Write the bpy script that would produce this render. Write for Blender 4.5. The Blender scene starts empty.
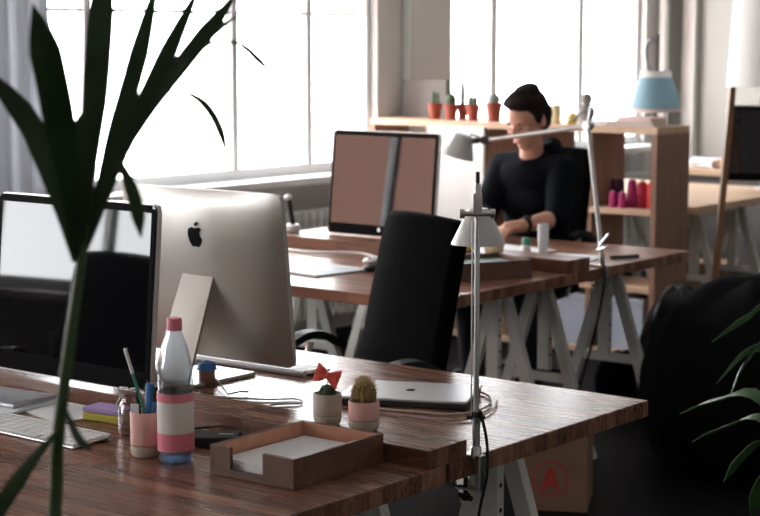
import bpy, bmesh, math, random
from mathutils import Vector, Matrix, Quaternion
R = math.radians
random.seed(7)
COL = bpy.context.scene.collection
SC = bpy.context.scene

# ------------------------------------------------------------------ camera
cam_d = bpy.data.cameras.new('camera'); cam = bpy.data.objects.new('camera', cam_d); COL.objects.link(cam)
CAM = Vector((2.044, -2.824, 1.595)); PITCH = R(7.089); YAW = R(38.171); FPX = 1756.657
cam.location = CAM; cam.rotation_euler = (R(90)-PITCH, 0, YAW)
cam_d.sensor_width = 36; cam_d.lens = FPX*36/760; cam_d.clip_start = .05; cam_d.clip_end = 200
cam_d.dof.use_dof = True; cam_d.dof.focus_distance = 3.75; cam_d.dof.aperture_fstop = 6.3
SC.camera = cam
# ------------------------------------------------------------------ world, daylight, exposure
w = bpy.data.worlds.new('sky'); SC.world = w; w.use_nodes = True
bg = w.node_tree.nodes['Background']; bg.inputs[0].default_value = (.95, .97, 1.0, 1); bg.inputs[1].default_value = 8.5
SC.view_settings.view_transform = 'Standard'; SC.view_settings.look = 'None'
SC.view_settings.exposure = 1.08; SC.view_settings.gamma = 1; SC.view_settings.use_curve_mapping = False
WX = -4.0
WINS = [(-4.65, -2.25), (-1.1, 1.3), (1.95, 4.84), (5.54, 7.80)]
for a, b in WINS:
    l = bpy.data.lights.new('window_portal', 'AREA'); l.shape = 'RECTANGLE'; l.size = 1.4; l.size_y = b-a
    l.cycles.is_portal = True
    o = bpy.data.objects.new('window_portal', l); COL.objects.link(o); o.location = (WX-.15, (a+b)/2, 1.565); o.rotation_euler = (0, R(-90), 0)

# ------------------------------------------------------------------ materials
def mat(name, col=(.5,.5,.5), rough=.5, metal=0, spec=.5, noise=0, nscale=8, bump=0, bscale=60, **kw):
    m = bpy.data.materials.new(name); m.use_nodes = True; nt = m.node_tree; b = nt.nodes['Principled BSDF']
    b.inputs['Base Color'].default_value = (*col, 1); b.inputs['Roughness'].default_value = rough
    b.inputs['Metallic'].default_value = metal; b.inputs['Specular IOR Level'].default_value = spec
    for k, v in kw.items(): b.inputs[k.replace('_', ' ')].default_value = v
    tc = nt.nodes.new('ShaderNodeTexCoord')
    if noise:
        n = nt.nodes.new('ShaderNodeTexNoise'); n.inputs['Scale'].default_value = nscale; n.inputs['Detail'].default_value = 4
        r = nt.nodes.new('ShaderNodeValToRGB'); r.color_ramp.elements[0].position = .3; r.color_ramp.elements[1].position = .7
        r.color_ramp.elements[0].color = (*[c*(1-noise) for c in col], 1); r.color_ramp.elements[1].color = (*[min(1, c*(1+noise)) for c in col], 1)
        nt.links.new(tc.outputs['Object'], n.inputs['Vector']); nt.links.new(n.outputs[0], r.inputs[0]); nt.links.new(r.outputs[0], b.inputs['Base Color'])
    if bump:
        n = nt.nodes.new('ShaderNodeTexNoise'); n.inputs['Scale'].default_value = bscale; n.inputs['Detail'].default_value = 3
        bp = nt.nodes.new('ShaderNodeBump'); bp.inputs['Strength'].default_value = bump; bp.inputs['Distance'].default_value = .01
        nt.links.new(tc.outputs['Object'], n.inputs['Vector']); nt.links.new(n.outputs[0], bp.inputs['Height']); nt.links.new(bp.outputs[0], b.inputs['Normal'])
    return m

def butcher(name, dark, mid, light, rough=.3):
    """laminated staves running along object X; blocks cut along X, tone differs per block"""
    m = bpy.data.materials.new(name); m.use_nodes = True; nt = m.node_tree; N = nt.nodes.new; L = nt.links.new
    b = nt.nodes['Principled BSDF']; tc = N('ShaderNodeTexCoord'); sp = N('ShaderNodeSeparateXYZ'); L(tc.outputs['Object'], sp.inputs[0])
    def M(op, a, c=None):
        n = N('ShaderNodeMath'); n.operation = op
        for i, v in enumerate((a, c)):
            if v is None: continue
            if hasattr(v, 'links'): L(v, n.inputs[i])
            else: n.inputs[i].default_value = v
        return n.outputs[0]
    row = M('FLOOR', M('MULTIPLY', sp.outputs[1], 1/.042))
    wn = N('ShaderNodeTexWhiteNoise'); wn.noise_dimensions = '1D'; L(row, wn.inputs['W'])
    xs = M('ADD', M('MULTIPLY', sp.outputs[0], 1/.42), M('MULTIPLY', wn.outputs['Value'], 7.3))
    cell = M('FLOOR', xs)
    cv = N('ShaderNodeCombineXYZ'); L(row, cv.inputs[0]); L(cell, cv.inputs[1])
    w2 = N('ShaderNodeTexWhiteNoise'); w2.noise_dimensions = '2D'; L(cv.outputs[0], w2.inputs['Vector'])
    mp = N('ShaderNodeMapping'); mp.inputs['Scale'].default_value = (4, 110, 40); L(tc.outputs['Object'], mp.inputs[0])
    gn = N('ShaderNodeTexNoise'); gn.inputs['Scale'].default_value = 1; gn.inputs['Detail'].default_value = 5; L(mp.outputs[0], gn.inputs['Vector'])
    f = M('ADD', M('MULTIPLY', w2.outputs['Value'], .62), M('MULTIPLY', gn.outputs[0], .50))
    r = N('ShaderNodeValToRGB'); e = r.color_ramp.elements; e[0].position = .1; e[0].color = (*dark, 1); e[1].position = .95; e[1].color = (*light, 1)
    q = e.new(.5); q.color = (*mid, 1)
    L(f, r.inputs[0]); L(r.outputs[0], b.inputs['Base Color'])
    rr = M('ADD', M('MULTIPLY', gn.outputs[0], .15), rough); L(rr, b.inputs['Roughness'])
    bp = N('ShaderNodeBump'); bp.inputs['Strength'].default_value = .08; bp.inputs['Distance'].default_value = .003; L(gn.outputs[0], bp.inputs['Height']); L(bp.outputs[0], b.inputs['Normal'])
    b.inputs['Specular IOR Level'].default_value = .36
    return m

def wood(name, c1, c2, axis=2, rough=.5):
    m = bpy.data.materials.new(name); m.use_nodes = True; nt = m.node_tree; b = nt.nodes['Principled BSDF']
    tc = nt.nodes.new('ShaderNodeTexCoord'); mp = nt.nodes.new('ShaderNodeMapping'); s = [40, 40, 40]; s[axis] = 3; mp.inputs['Scale'].default_value = s
    n = nt.nodes.new('ShaderNodeTexNoise'); n.inputs['Scale'].default_value = 1; n.inputs['Detail'].default_value = 5
    r = nt.nodes.new('ShaderNodeValToRGB'); r.color_ramp.elements[0].position = .3; r.color_ramp.elements[1].position = .75
    r.color_ramp.elements[0].color = (*c1, 1); r.color_ramp.elements[1].color = (*c2, 1)
    nt.links.new(tc.outputs['Object'], mp.inputs[0]); nt.links.new(mp.outputs[0], n.inputs['Vector']); nt.links.new(n.outputs[0], r.inputs[0]); nt.links.new(r.outputs[0], b.inputs['Base Color'])
    b.inputs['Roughness'].default_value = rough
    return m

def sheer(name, col, col2, f, rough=.6, **kw):
    """thin matter that lets light through: cloth, leaf"""
    m = mat(name, col, rough, **kw); nt = m.node_tree; b = nt.nodes['Principled BSDF']; o = nt.nodes['Material Output']
    t = nt.nodes.new('ShaderNodeBsdfTranslucent'); t.inputs[0].default_value = (*col2, 1); x = nt.nodes.new('ShaderNodeMixShader'); x.inputs[0].default_value = f
    nt.links.new(b.outputs[0], x.inputs[1]); nt.links.new(t.outputs[0], x.inputs[2]); nt.links.new(x.outputs[0], o.inputs[0])
    return m

def glassmat(name, tint=(1,1,1), gl=.08):
    m = bpy.data.materials.new(name); m.use_nodes = True; nt = m.node_tree; nt.nodes.clear(); N = nt.nodes.new; L = nt.links.new
    o = N('ShaderNodeOutputMaterial'); mx = N('ShaderNodeMixShader'); t = N('ShaderNodeBsdfTransparent'); g = N('ShaderNodeBsdfGlossy')
    fr = N('ShaderNodeLayerWeight'); fr.inputs[0].default_value = .5
    pw = N('ShaderNodeMath'); pw.operation = 'POWER'; pw.inputs[1].default_value = 4; L(fr.outputs['Facing'], pw.inputs[0])
    ma = N('ShaderNodeMath'); ma.operation = 'MULTIPLY_ADD'; ma.inputs[1].default_value = .9; ma.inputs[2].default_value = gl*.3; L(pw.outputs[0], ma.inputs[0])
    t.inputs[0].default_value = (*tint, 1); g.inputs[1].default_value = .05
    L(ma.outputs[0], mx.inputs[0]); L(t.outputs[0], mx.inputs[1]); L(g.outputs[0], mx.inputs[2]); L(mx.outputs[0], o.inputs[0])
    return m

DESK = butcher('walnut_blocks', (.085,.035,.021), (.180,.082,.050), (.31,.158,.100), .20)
DESKF = butcher('glare_walnut_blocks', (.09,.035,.02), (.19,.085,.05), (.36,.18,.11), .24)  # same desk wood, window glare put into its paler colour
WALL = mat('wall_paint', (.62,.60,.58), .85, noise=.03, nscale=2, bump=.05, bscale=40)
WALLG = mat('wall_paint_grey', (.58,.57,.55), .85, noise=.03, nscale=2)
CEIL = mat('ceiling_paint', (.72,.71,.69), .9)
FLOOR = mat('dark_floor', (.005,.005,.006), .5, spec=.06, noise=.4, nscale=3, bump=.05, bscale=20)
WHITE = mat('white_paint', (.78,.78,.76), .45)
TREST = mat('trestle_paint', (.74,.73,.68), .5, noise=.05, nscale=9)
RAD = mat('radiator_paint', (.62,.62,.58), .45)
BLACKF = mat('black_fabric', (.0025,.0025,.003), .95, spec=.06, bump=.3, bscale=300)
BLACKP = mat('black_plastic', (.009,.009,.010), .5, spec=.3)
CHROME = mat('brushed_steel', (.62,.62,.60), .3, 1)
ALU = mat('aluminium_shell', (.52,.50,.47), .38, .75)
ALUL = mat('pale_aluminium', (.66,.66,.67), .35, .6)
SCREEN = mat('black_glass', (.006,.006,.007), .03, spec=.42)
BEZEL = mat('black_bezel', (.004,.004,.005), .5, spec=.03)
LOGO = mat('mirror_black', (.03,.03,.035), .08, .3, .8)
PAPER = mat('paper', (.80,.80,.80), .7)
PAPERB = mat('cool_paper', (.72,.76,.80), .6)
TRAYW = wood('tray_walnut', (.10,.045,.028), (.17,.08,.05), 0, .45)
TRAYIN = wood('tray_light_edge', (.56,.28,.18), (.68,.37,.24), 0, .5)
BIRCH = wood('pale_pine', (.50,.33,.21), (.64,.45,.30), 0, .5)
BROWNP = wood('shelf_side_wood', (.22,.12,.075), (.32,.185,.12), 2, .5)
POLEW = wood('lamp_leg_wood', (.26,.12,.05), (.36,.18,.08), 2, .5)
TERRA = mat('terracotta', (.32,.065,.035), .75, noise=.15, nscale=20)
CACT = mat('cactus_green', (.06,.10,.05), .75, noise=.4, nscale=60, bump=.5, bscale=120)
CACTG = mat('cactus_grey_green', (.22,.27,.23), .8, noise=.2, nscale=60)
CACTB = mat('golden_spined_cactus', (.30,.20,.08), .8, noise=.4, nscale=70, bump=.8, bscale=150)
SPINE = mat('pale_spines', (.65,.50,.28), .7)
BEIGE = mat('beige_clay', (.50,.44,.35), .6, noise=.05, nscale=30)
BEIGE2 = mat('pale_stone_glaze', (.55,.50,.40), .5)
PINK = mat('pink_clay', (.74,.42,.37), .6, noise=.04, nscale=30)
SOIL = mat('soil', (.03,.02,.015), .95, bump=.5, bscale=100)
RED = mat('coral_felt', (.90,.15,.10), .7, bump=.2, bscale=200)
LEAF = sheer('palm_leaf', (.030,.060,.020), (.05,.11,.02), .35, .45, noise=.35, nscale=14)
CURT = sheer('grey_curtain', (.46,.46,.47), (.50,.50,.52), .42, .9)
LEAFR = mat('palm_leaf_bright', (.045,.11,.030), .45, noise=.3, nscale=14)
STEM = mat('palm_stem', (.045,.085,.022), .5)
SKIN = mat('skin', (.60,.33,.24), .65, spec=.15, Subsurface_Weight=.1)
HAIR = mat('dark_brown_hair', (.016,.010,.008), .8, spec=.1, bump=.8, bscale=70)
SHIRT = mat('black_jumper', (.005,.006,.009), .95, spec=.1, bump=.2, bscale=200)
TROUS = mat('dark_trousers', (.02,.022,.03), .9)
CLEAR = glassmat('clear_glass', (1,1,1), .1)
BOTTLE = glassmat('bottle_plastic', (.90,.94,.97), .35)
BOTBASE = glassmat('blue_bottle_water', (.50,.64,.85), .2)
JARG = glassmat('jar_glass', (.90,.84,.84), .3)
LPINK = mat('label_pink', (.76,.22,.29), .55)
LWHITE = mat('label_white', (.74,.72,.68), .5)
BLUE = mat('blue_plastic', (.05,.20,.50), .5)
GREEN = mat('green_plastic', (.04,.25,.16), .5)
YEL = mat('yellow_paint', (.72,.55,.12), .6)
PURP = mat('lilac_foam', (.45,.33,.62), .7)
CREAM = mat('cream_wax', (.72,.64,.40), .6)
STONE = mat('grey_stone', (.20,.19,.17), .8, noise=.3, nscale=30)
BLUESH = mat('blue_lampshade', (.20,.36,.43), .6)
FABW = mat('white_linen', (.75,.74,.71), .9)

CARD = mat('cardboard', (.22,.125,.075), .85, noise=.08, nscale=12)
INK = mat('red_ink', (.45,.03,.025), .8)
PLBAG = mat('black_bag_plastic', (.004,.004,.005), .35, spec=.3, bump=.6, bscale=9)
BEAN = mat('black_cotton', (.003,.003,.0033), .95, spec=.08)
BRICK = mat('brick_facade', (.42,.22,.16), .9)

# ------------------------------------------------------------------ helpers
def at(px, py, ax, val):
    """point of the photograph -> place in the room on the plane ax = val (ax 'd' : val metres in front of the camera)"""
    F = Vector((-math.sin(YAW)*math.cos(PITCH), math.cos(YAW)*math.cos(PITCH), -math.sin(PITCH))); Rt = Vector((math.cos(YAW), math.sin(YAW), 0)); U = Rt.cross(F)
    d = F + Rt*((px-380)/FPX) - U*((py-258)/FPX)
    if ax == 'd': return CAM + d*val
    i = 'xyz'.index(ax); return CAM + d*((val-CAM[i])/d[i])

class G:
    def __init__(s): s.b = bmesh.new(); s.mi = 0
    def _f(s, vs):
        try:
            f = s.b.faces.new(vs); f.material_index = s.mi; return f
        except ValueError: return None
    def box(s, c, d, rz=0, M=None):
        x, y, z = [k/2 for k in d]; Rm = Matrix.Rotation(rz, 4, 'Z') if M is None else M
        v = [s.b.verts.new(Vector(c) + Rm @ Vector((a*x, b_*y, e*z))) for a in (-1,1) for b_ in (-1,1) for e in (-1,1)]
        for q in ((0,1,3,2),(4,6,7,5),(0,4,5,1),(2,3,7,6),(0,2,6,4),(1,5,7,3)): s._f([v[i] for i in q])
        return s
    def bar(s, p, q, wa, wb, up=(0,0,1)):
        """square bar from p to q, wa across (perpendicular to up), wb along up"""
        p = Vector(p); q = Vector(q); t = (q-p).normalized(); a = t.cross(Vector(up)).normalized(); u = a.cross(t).normalized()
        v = []
        for e in (p, q):
            for i, j in ((-1,-1),(1,-1),(1,1),(-1,1)): v.append(s.b.verts.new(e + a*i*wa/2 + u*j*wb/2))
        for f in ((3,2,1,0),(4,5,6,7),(0,1,5,4),(1,2,6,5),(2,3,7,6),(3,0,4,7)): s._f([v[i] for i in f])
        return s
    def tube(s, pts, r, seg=10, cap=True):
        pts = [Vector(p) for p in pts]; n = len(pts); rs = r if isinstance(r, (list, tuple)) else [r]*n
        t0 = (pts[1]-pts[0]).normalized(); a = t0.orthogonal().normalized(); rings = []
        for i, p in enumerate(pts):
            t = ((pts[min(i+1,n-1)]-pts[i]).normalized() + (pts[i]-pts[max(i-1,0)]).normalized()); t = t.normalized() if t.length > 1e-6 else t0
            a = (a - t*a.dot(t)).normalized(); b_ = t.cross(a)
            rings.append([s.b.verts.new(p + (a*math.cos(2*math.pi*k/seg) + b_*math.sin(2*math.pi*k/seg))*rs[i]) for k in range(seg)])
        for i in range(n-1):
            for k in range(seg): s._f([rings[i][k], rings[i][(k+1)%seg], rings[i+1][(k+1)%seg], rings[i+1][k]])
        if cap: s._f(rings[0][::-1]); s._f(rings[-1])
        return s
    def lathe(s, prof, c=(0,0,0), seg=28, M=None):
        c = Vector(c); rings = []
        for r, z in prof:
            ring = []
            for k in range(seg):
                p = Vector((max(r, .0004)*math.cos(2*math.pi*k/seg), max(r, .0004)*math.sin(2*math.pi*k/seg), z))
                ring.append(s.b.verts.new(c + (M @ p if M else p)))
            rings.append(ring)
        for i in range(len(rings)-1):
            for k in range(seg): s._f([rings[i][k], rings[i][(k+1)%seg], rings[i+1][(k+1)%seg], rings[i+1][k]])
        s._f(rings[0][::-1]); s._f(rings[-1])
        return s
    def ell(s, c, r, u=20, v=12, M=None):
        prof = [(math.sin(math.pi*i/v), -math.cos(math.pi*i/v)) for i in range(v+1)]
        S = Matrix.Diagonal((r[0], r[1], r[2], 1)); return s.lathe(prof, c, u, (M @ S) if M else S)
    def prism(s, poly, h0, h1, M=None, c=(0,0,0)):
        """2-D polygon (x, z) pulled along y from h0 to h1"""
        c = Vector(c); f = lambda p: c + (M @ Vector(p) if M else Vector(p))
        a = [s.b.verts.new(f((x, h0, z))) for x, z in poly]; b_ = [s.b.verts.new(f((x, h1, z))) for x, z in poly]; n = len(poly)
        s._f(a); s._f(b_[::-1])
        for i in range(n): s._f([a[i], b_[i], b_[(i+1)%n], a[(i+1)%n]])
        return s
    def leaf(s, pts, width, side, th=.0016, keel=.25, tip=.12):
        """curved leaf blade: centre line pts, half widths taper to a point, folded a little along the keel"""
        pts = bez([Vector(p) for p in pts], 14); n = len(pts); side = Vector(side); up = []; lo = []
        for i, p in enumerate(pts):
            t = i/(n-1); wd = width*.5*min(1, .24+t*1.55)*min(1, (1-t)/tip*.55+.06) if (1-t) < tip*1.8 else width*.5*min(1, .24+t*1.55)
            tg = (pts[min(i+1,n-1)]-pts[max(i-1,0)]).normalized(); sd = (side - tg*side.dot(tg)).normalized(); nm = sd.cross(tg).normalized()
            l = p - sd*wd + nm*wd*keel; r = p + sd*wd + nm*wd*keel
            up.append([s.b.verts.new(q + nm*th/2) for q in (l, p, r)]); lo.append([s.b.verts.new(q - nm*th/2) for q in (l, p, r)])
        for i in range(n-1):
            for k in (0, 1):
                s._f([up[i][k], up[i][k+1], up[i+1][k+1], up[i+1][k]]); s._f([lo[i][k], lo[i+1][k], lo[i+1][k+1], lo[i][k+1]])
            s._f([up[i][0], up[i+1][0], lo[i+1][0], lo[i][0]]); s._f([up[i][2], lo[i][2], lo[i+1][2], up[i+1][2]])
        for i in (0, n-1):
            s._f([up[i][0], lo[i][0], lo[i][1], up[i][1]]); s._f([up[i][1], lo[i][1], lo[i][2], up[i][2]])
        return s
    def build(s, name, m, parent=None, smooth=False, bevel=0, off=None, sub=0):
        bmesh.ops.recalc_face_normals(s.b, faces=s.b.faces[:])
        if off is not None: bmesh.ops.translate(s.b, verts=s.b.verts[:], vec=-Vector(off))
        me = bpy.data.meshes.new(name); s.b.to_mesh(me); s.b.free()
        for k in (m if isinstance(m, (list, tuple)) else [m]): me.materials.append(k)
        o = bpy.data.objects.new(name, me); COL.objects.link(o)
        if smooth:
            for p in me.polygons: p.use_smooth = True
        if bevel:
            b = o.modifiers.new('bevel', 'BEVEL'); b.width = bevel; b.segments = 2; b.limit_method = 'ANGLE'; b.angle_limit = R(40)
        if sub:
            b = o.modifiers.new('sub', 'SUBSURF'); b.levels = sub; b.render_levels = sub
        if smooth and not sub:
            try: me.set_sharp_from_angle(angle=R(42))
            except Exception: pass
        if parent is not None: o.parent = parent
        return o

def bez(pts, n):
    """Catmull-Rom through pts"""
    if len(pts) == 2: return [pts[0].lerp(pts[1], i/(n-1)) for i in range(n)]
    P = [pts[0]*2-pts[1]] + list(pts) + [pts[-1]*2-pts[-2]]; out = []
    for i in range(n):
        u = i/(n-1)*(len(pts)-1); k = min(int(u), len(pts)-2); t = u-k; a, b, c, d = P[k:k+4]
        out.append(.5*((2*b) + (c-a)*t + (2*a-5*b+4*c-d)*t*t + (3*b-a-3*c+d)*t**3))
    return out

def tag(o, label, cat, group=None, kind=None):
    if label: o['label'] = label
    if cat: o['category'] = cat
    if group: o['group'] = group
    if kind: o['kind'] = kind
    return o
def thing(name, label, cat, loc=(0,0,0), rz=0, group=None):
    o = bpy.data.objects.new(name, None); COL.objects.link(o); o.location = loc; o.rotation_euler = (0,0,rz); o.empty_display_size = .05
    return tag(o, label, cat, group)
def struct(name, g, m, **k):
    o = g.build(name, m, **k); o['kind'] = 'structure'; return o
def dup(o, loc, rz, label, parent=None, group=None):
    r = o.copy(); COL.objects.link(r); r.location = loc; r.rotation_euler = (0,0,rz); r['label'] = label
    if group: r['group'] = group
    for ch in [c for c in bpy.data.objects if c.parent == o]:
        c2 = ch.copy(); COL.objects.link(c2); c2.parent = r
        for g in [c for c in bpy.data.objects if c.parent == ch]:
            d = g.copy(); COL.objects.link(d); d.parent = c2
    return r

# ------------------------------------------------------------------ room
X1, Y0, Y1, ZC = 4.2, -6.0, 8.1, 3.3
struct('floor', G().box(((WX+X1)/2, (Y0+Y1)/2, -.05), (X1-WX+.9, Y1-Y0+.4, .1)), FLOOR)
struct('ceiling', G().box(((WX+X1)/2, (Y0+Y1)/2, ZC+.05), (X1-WX+.9, Y1-Y0+.4, .1)), CEIL)
struct('wall_right', G().box((X1+.05, (Y0+Y1)/2, ZC/2), (.1, Y1-Y0, ZC)), WALLG)
struct('wall_front', G().box(((WX+X1)/2, Y0-.05, ZC/2), (X1-WX, .1, ZC)), WALLG)
struct('wall_back', G().box(((WX+X1)/2, Y1+.05, ZC/2), (X1-WX, .1, ZC)), mat('dimmed_back_wall_paint', (.40,.39,.36), .85, noise=.03, nscale=2))  # wall paint darkened in colour to offset strong window light on this wall
SILL, HEAD, TH = .88, 2.25, .38
g = G(); ys = [Y0] + [v for ab in WINS for v in ab] + [Y1]
for i in range(0, len(ys), 2): g.box((WX-TH/2, (ys[i]+ys[i+1])/2, ZC/2), (TH, ys[i+1]-ys[i], ZC))
for a, b in WINS:
    g.box((WX-TH/2-.06, (a+b)/2, SILL/2), (TH-.12, b-a, SILL)); g.box((WX-TH/2, (a+b)/2, (HEAD+ZC)/2), (TH, b-a, ZC-HEAD))
struct('wall_left', g, WALL)
FRW = mat('window_frame_paint', (.72,.73,.74), .5)
for i, (a, b) in enumerate(WINS):
    t = bpy.data.objects.new('window_%d' % (i+1), None); COL.objects.link(t); t['kind'] = 'structure'; t.location = (WX-.08, (a+b)/2, SILL)
    L = b-a; H = HEAD-SILL; off = t.location.copy()
    mull = {2: (2.76, 3.75, 4.33), 3: (6.06, 7.06)}.get(i, (a+L*.36, a+L*.7))
    g = G(); x = WX-.08
    for yy, wd in ((a+.018, .036), (b-.018, .036)): g.box((x, yy, SILL+H/2), (.06, wd, H))
    g.box((x, (a+b)/2, SILL+.03), (.07, L, .06)); g.box((x, (a+b)/2, HEAD-.03), (.07, L, .06))
    for yy in mull: g.box((x, yy, SILL+H/2), (.05, .070 if i == 3 else .045, H))
    if i != 3: g.box((x, (a+b)/2, 1.73), (.03, L, .018))
    f = g.build('window_frame', FRW, t, off=off, bevel=.004); f['kind'] = 'structure'
    p = G().box((x, (a+b)/2, SILL+H/2), (.006, L-.08, H-.08)).build('window_pane', CLEAR, t, off=off); p['kind'] = 'structure'
    s_ = G().box((WX+.035, (a+b)/2, SILL-.015), (.20, L-.01, .04)).build('window_sill', WHITE, t, off=off, bevel=.006); s_['kind'] = 'structure'
# pier edge, pipe and trim of the far corner
struct('trim_1', G().box((WX+.03, 5.08, ZC/2), (.06, .035, ZC)), WALLG, bevel=.008)
struct('trim_2', G().box((-3.80, Y1-.03, ZC/2), (.10, .06, ZC)), WALLG, bevel=.008)
tag(G().tube([(-3.93, 7.93, 0), (-3.93, 7.93, ZC-.01)], .035, 14).build('heating_pipe', WHITE, smooth=True), 'white vertical heating pipe in the corner behind the blue lampshade', 'pipe')
struct('baseboard_back', G().box(((WX+X1)/2, Y1-.012, .06), (X1-WX, .024, .12)), WHITE)

def radiator(ya, yb, label):
    t = thing('radiator', label, 'radiator', (WX+.10, (ya+yb)/2, 0), 0, 'cast iron radiators under the windows')
    g = G(); n = int((yb-ya)/.06); L = yb-ya
    for k in range(n):
        y = -L/2+.03+k*L/n; g.tube([(0, y, .16), (0, y, .70)], .020, 8); g.tube([(.07, y, .16), (.07, y, .70)], .020, 8); g.box((.035, y, .69), (.10, .045, .04)); g.box((.035, y, .17), (.10, .045, .04))
    g.build('fins', RAD, t, smooth=True)
    G().tube([(.035, -L/2, .17), (.035, L/2, .17)], .018, 8).tube([(.035, -L/2, .69), (.035, L/2, .69)], .018, 8).build('header_pipe', RAD, t, smooth=True)
    for e in (-1, 1): G().box((.035, e*(L/2-.1), .08), (.06, .03, .16)).build('foot', RAD, t)
radiator(2.75, 4.6, 'ribbed cream radiator under the left window')
radiator(5.7, 7.6, 'ribbed cream radiator behind the wooden shelf unit')
radiator(-4.4, -2.5, 'ribbed radiator mirrored in the dark computer screen')

# curtain at the left
g = G(); n = 70; a = []
for i in range(n+1):
    y = 1.62+.72*i/n; x = WX+.17+.04*math.sin(i*.62)+.012*math.sin(i*1.7); a.append((x, y))
for i in range(n):
    (xa, ya), (xb, yb) = a[i], a[i+1]
    v = [g.b.verts.new(p) for p in ((xa,ya,.05),(xb,yb,.05),(xb,yb,3.05),(xa,ya,3.05))]; w_ = [g.b.verts.new(p) for p in ((xa+.004,ya,.05),(xb+.004,yb,.05),(xb+.004,yb,3.05),(xa+.004,ya,3.05))]
    g._f(v); g._f(w_[::-1]); g._f([v[0], v[1], w_[1], w_[0]]); g._f([v[3], w_[3], w_[2], v[2]])
tag(g.build('curtain', CURT, smooth=True), 'grey folded curtain hanging at the left edge by the window', 'curtain')

# building across the street (seen in the screens) and pale block seen through the left window
g = G().box((-9, -3.1, -1), (2, 4.4, 16))
BUILD = tag(g.build('street_building', BRICK), 'reddish brick building mirrored in the far computer screen', 'building')
g = G()
for zz in (-6, -3, 3.6): g.box((-7.99, -2.6, zz), (.06, .8, 1.3))
g.build('window', mat('far_window', (.05,.06,.08), .2), BUILD)

# ------------------------------------------------------------------ tables
def table(name, label, x1, y0, y1, L, m, group, h=.74):
    """one butcher-block top, its end at x1"""
    o = G().box((0, 0, -.02), (L, y1-y0, .04)).build(name, m, bevel=.003)
    o.location = (x1-L/2, (y0+y1)/2, h); return tag(o, label, 'table top', group)
table('desk_top', 'near walnut block desk top with the wooden letter tray and pen pot on it', 0, -.93, -.006, 1.75, DESK, 'walnut block desk tops')
table('desk_top', 'walnut block desk top carrying the closed silver laptop', 0, .006, .815, 1.75, DESK, 'walnut block desk tops')
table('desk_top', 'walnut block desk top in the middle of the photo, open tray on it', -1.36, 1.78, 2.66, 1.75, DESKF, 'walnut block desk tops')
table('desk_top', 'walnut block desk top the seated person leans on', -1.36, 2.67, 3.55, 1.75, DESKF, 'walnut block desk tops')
table('desk_top', 'pale wooden desk top behind the right end of the shelf unit', -2.24, 5.25, 6.62, 1.25, BIRCH, 'walnut block desk tops')
o = G().box((0,0,0), (1.75, .132, .04)).build('riser_plank', DESK, bevel=.002); o.location = (-.875, 0, .76)
tag(o, 'thick block plank laid over the joint of the two near desks, cactus pots on it', 'plank', 'planks over desk joints')
o = G().box((0,0,0), (1.75, .15, .05)).build('riser_plank', DESKF, bevel=.002); o.location = (-2.235, 2.70, .765)
tag(o, 'thick block plank laid over the joint of the two far desks', 'plank', 'planks over desk joints')

def make_trestle(label):
    t = thing('trestle', label, 'trestle', (0,0,0), 0, 'white wooden trestles under the desks')
    H = .70; ye = .26
    G().box((0,0,H-.032), (.050, .66, .064)).build('top_rail', TREST, t, bevel=.003)
    for e in (-1, 1):
        y = e*ye
        for s in (-1, 1): G().bar((s*.025, y, H-.05), (s*.235, y, 0), .030, .046, (1,0,0)).build('leg', TREST, t, bevel=.003)
        g = G().box((0, y-e*.035, .50), (.052, .026, .36)); g.mi = 1
        for k in range(4): g.tube([(.0255, y-e*.035, .38+k*.06), (.0268, y-e*.035, .38+k*.06)], .006, 10)
        g.build('slotted_post', [TREST, BLACKP], t)
        G().bar((-.135, y, .30), (.135, y, .30), .022, .035).build('cross_rail', TREST, t, bevel=.002)
    return t
T = make_trestle('white trestle under the near end of the laptop desk'); T.location = (-.24, .28, 0)
for p, lb in (((-.26, -.40, 0), 'white trestle under the near desk, beneath the letter tray'), ((-1.5, -.40, 0), 'white trestle under the left of the near desk'), ((-1.5, .40, 0), 'white trestle under the left of the laptop desk'),
              ((-1.62, 2.30, 0), 'white trestle under the far desk, below the open tray'), ((-1.62, 3.10, 0), 'white trestle under the desk end where the tall lamp is clamped'),
              ((-2.80, 2.25, 0), 'white trestle at the left of the far desk, seen left of the black chair'), ((-2.80, 3.10, 0), "white trestle under the left of the seated person's desk"),
              ((-2.52, 6.0, 0), 'white trestle under the pale desk at the right edge'), ((-3.22, 6.0, 0), 'white trestle under the far end of the pale desk')):
    dup(T, p, 0, lb)

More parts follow.
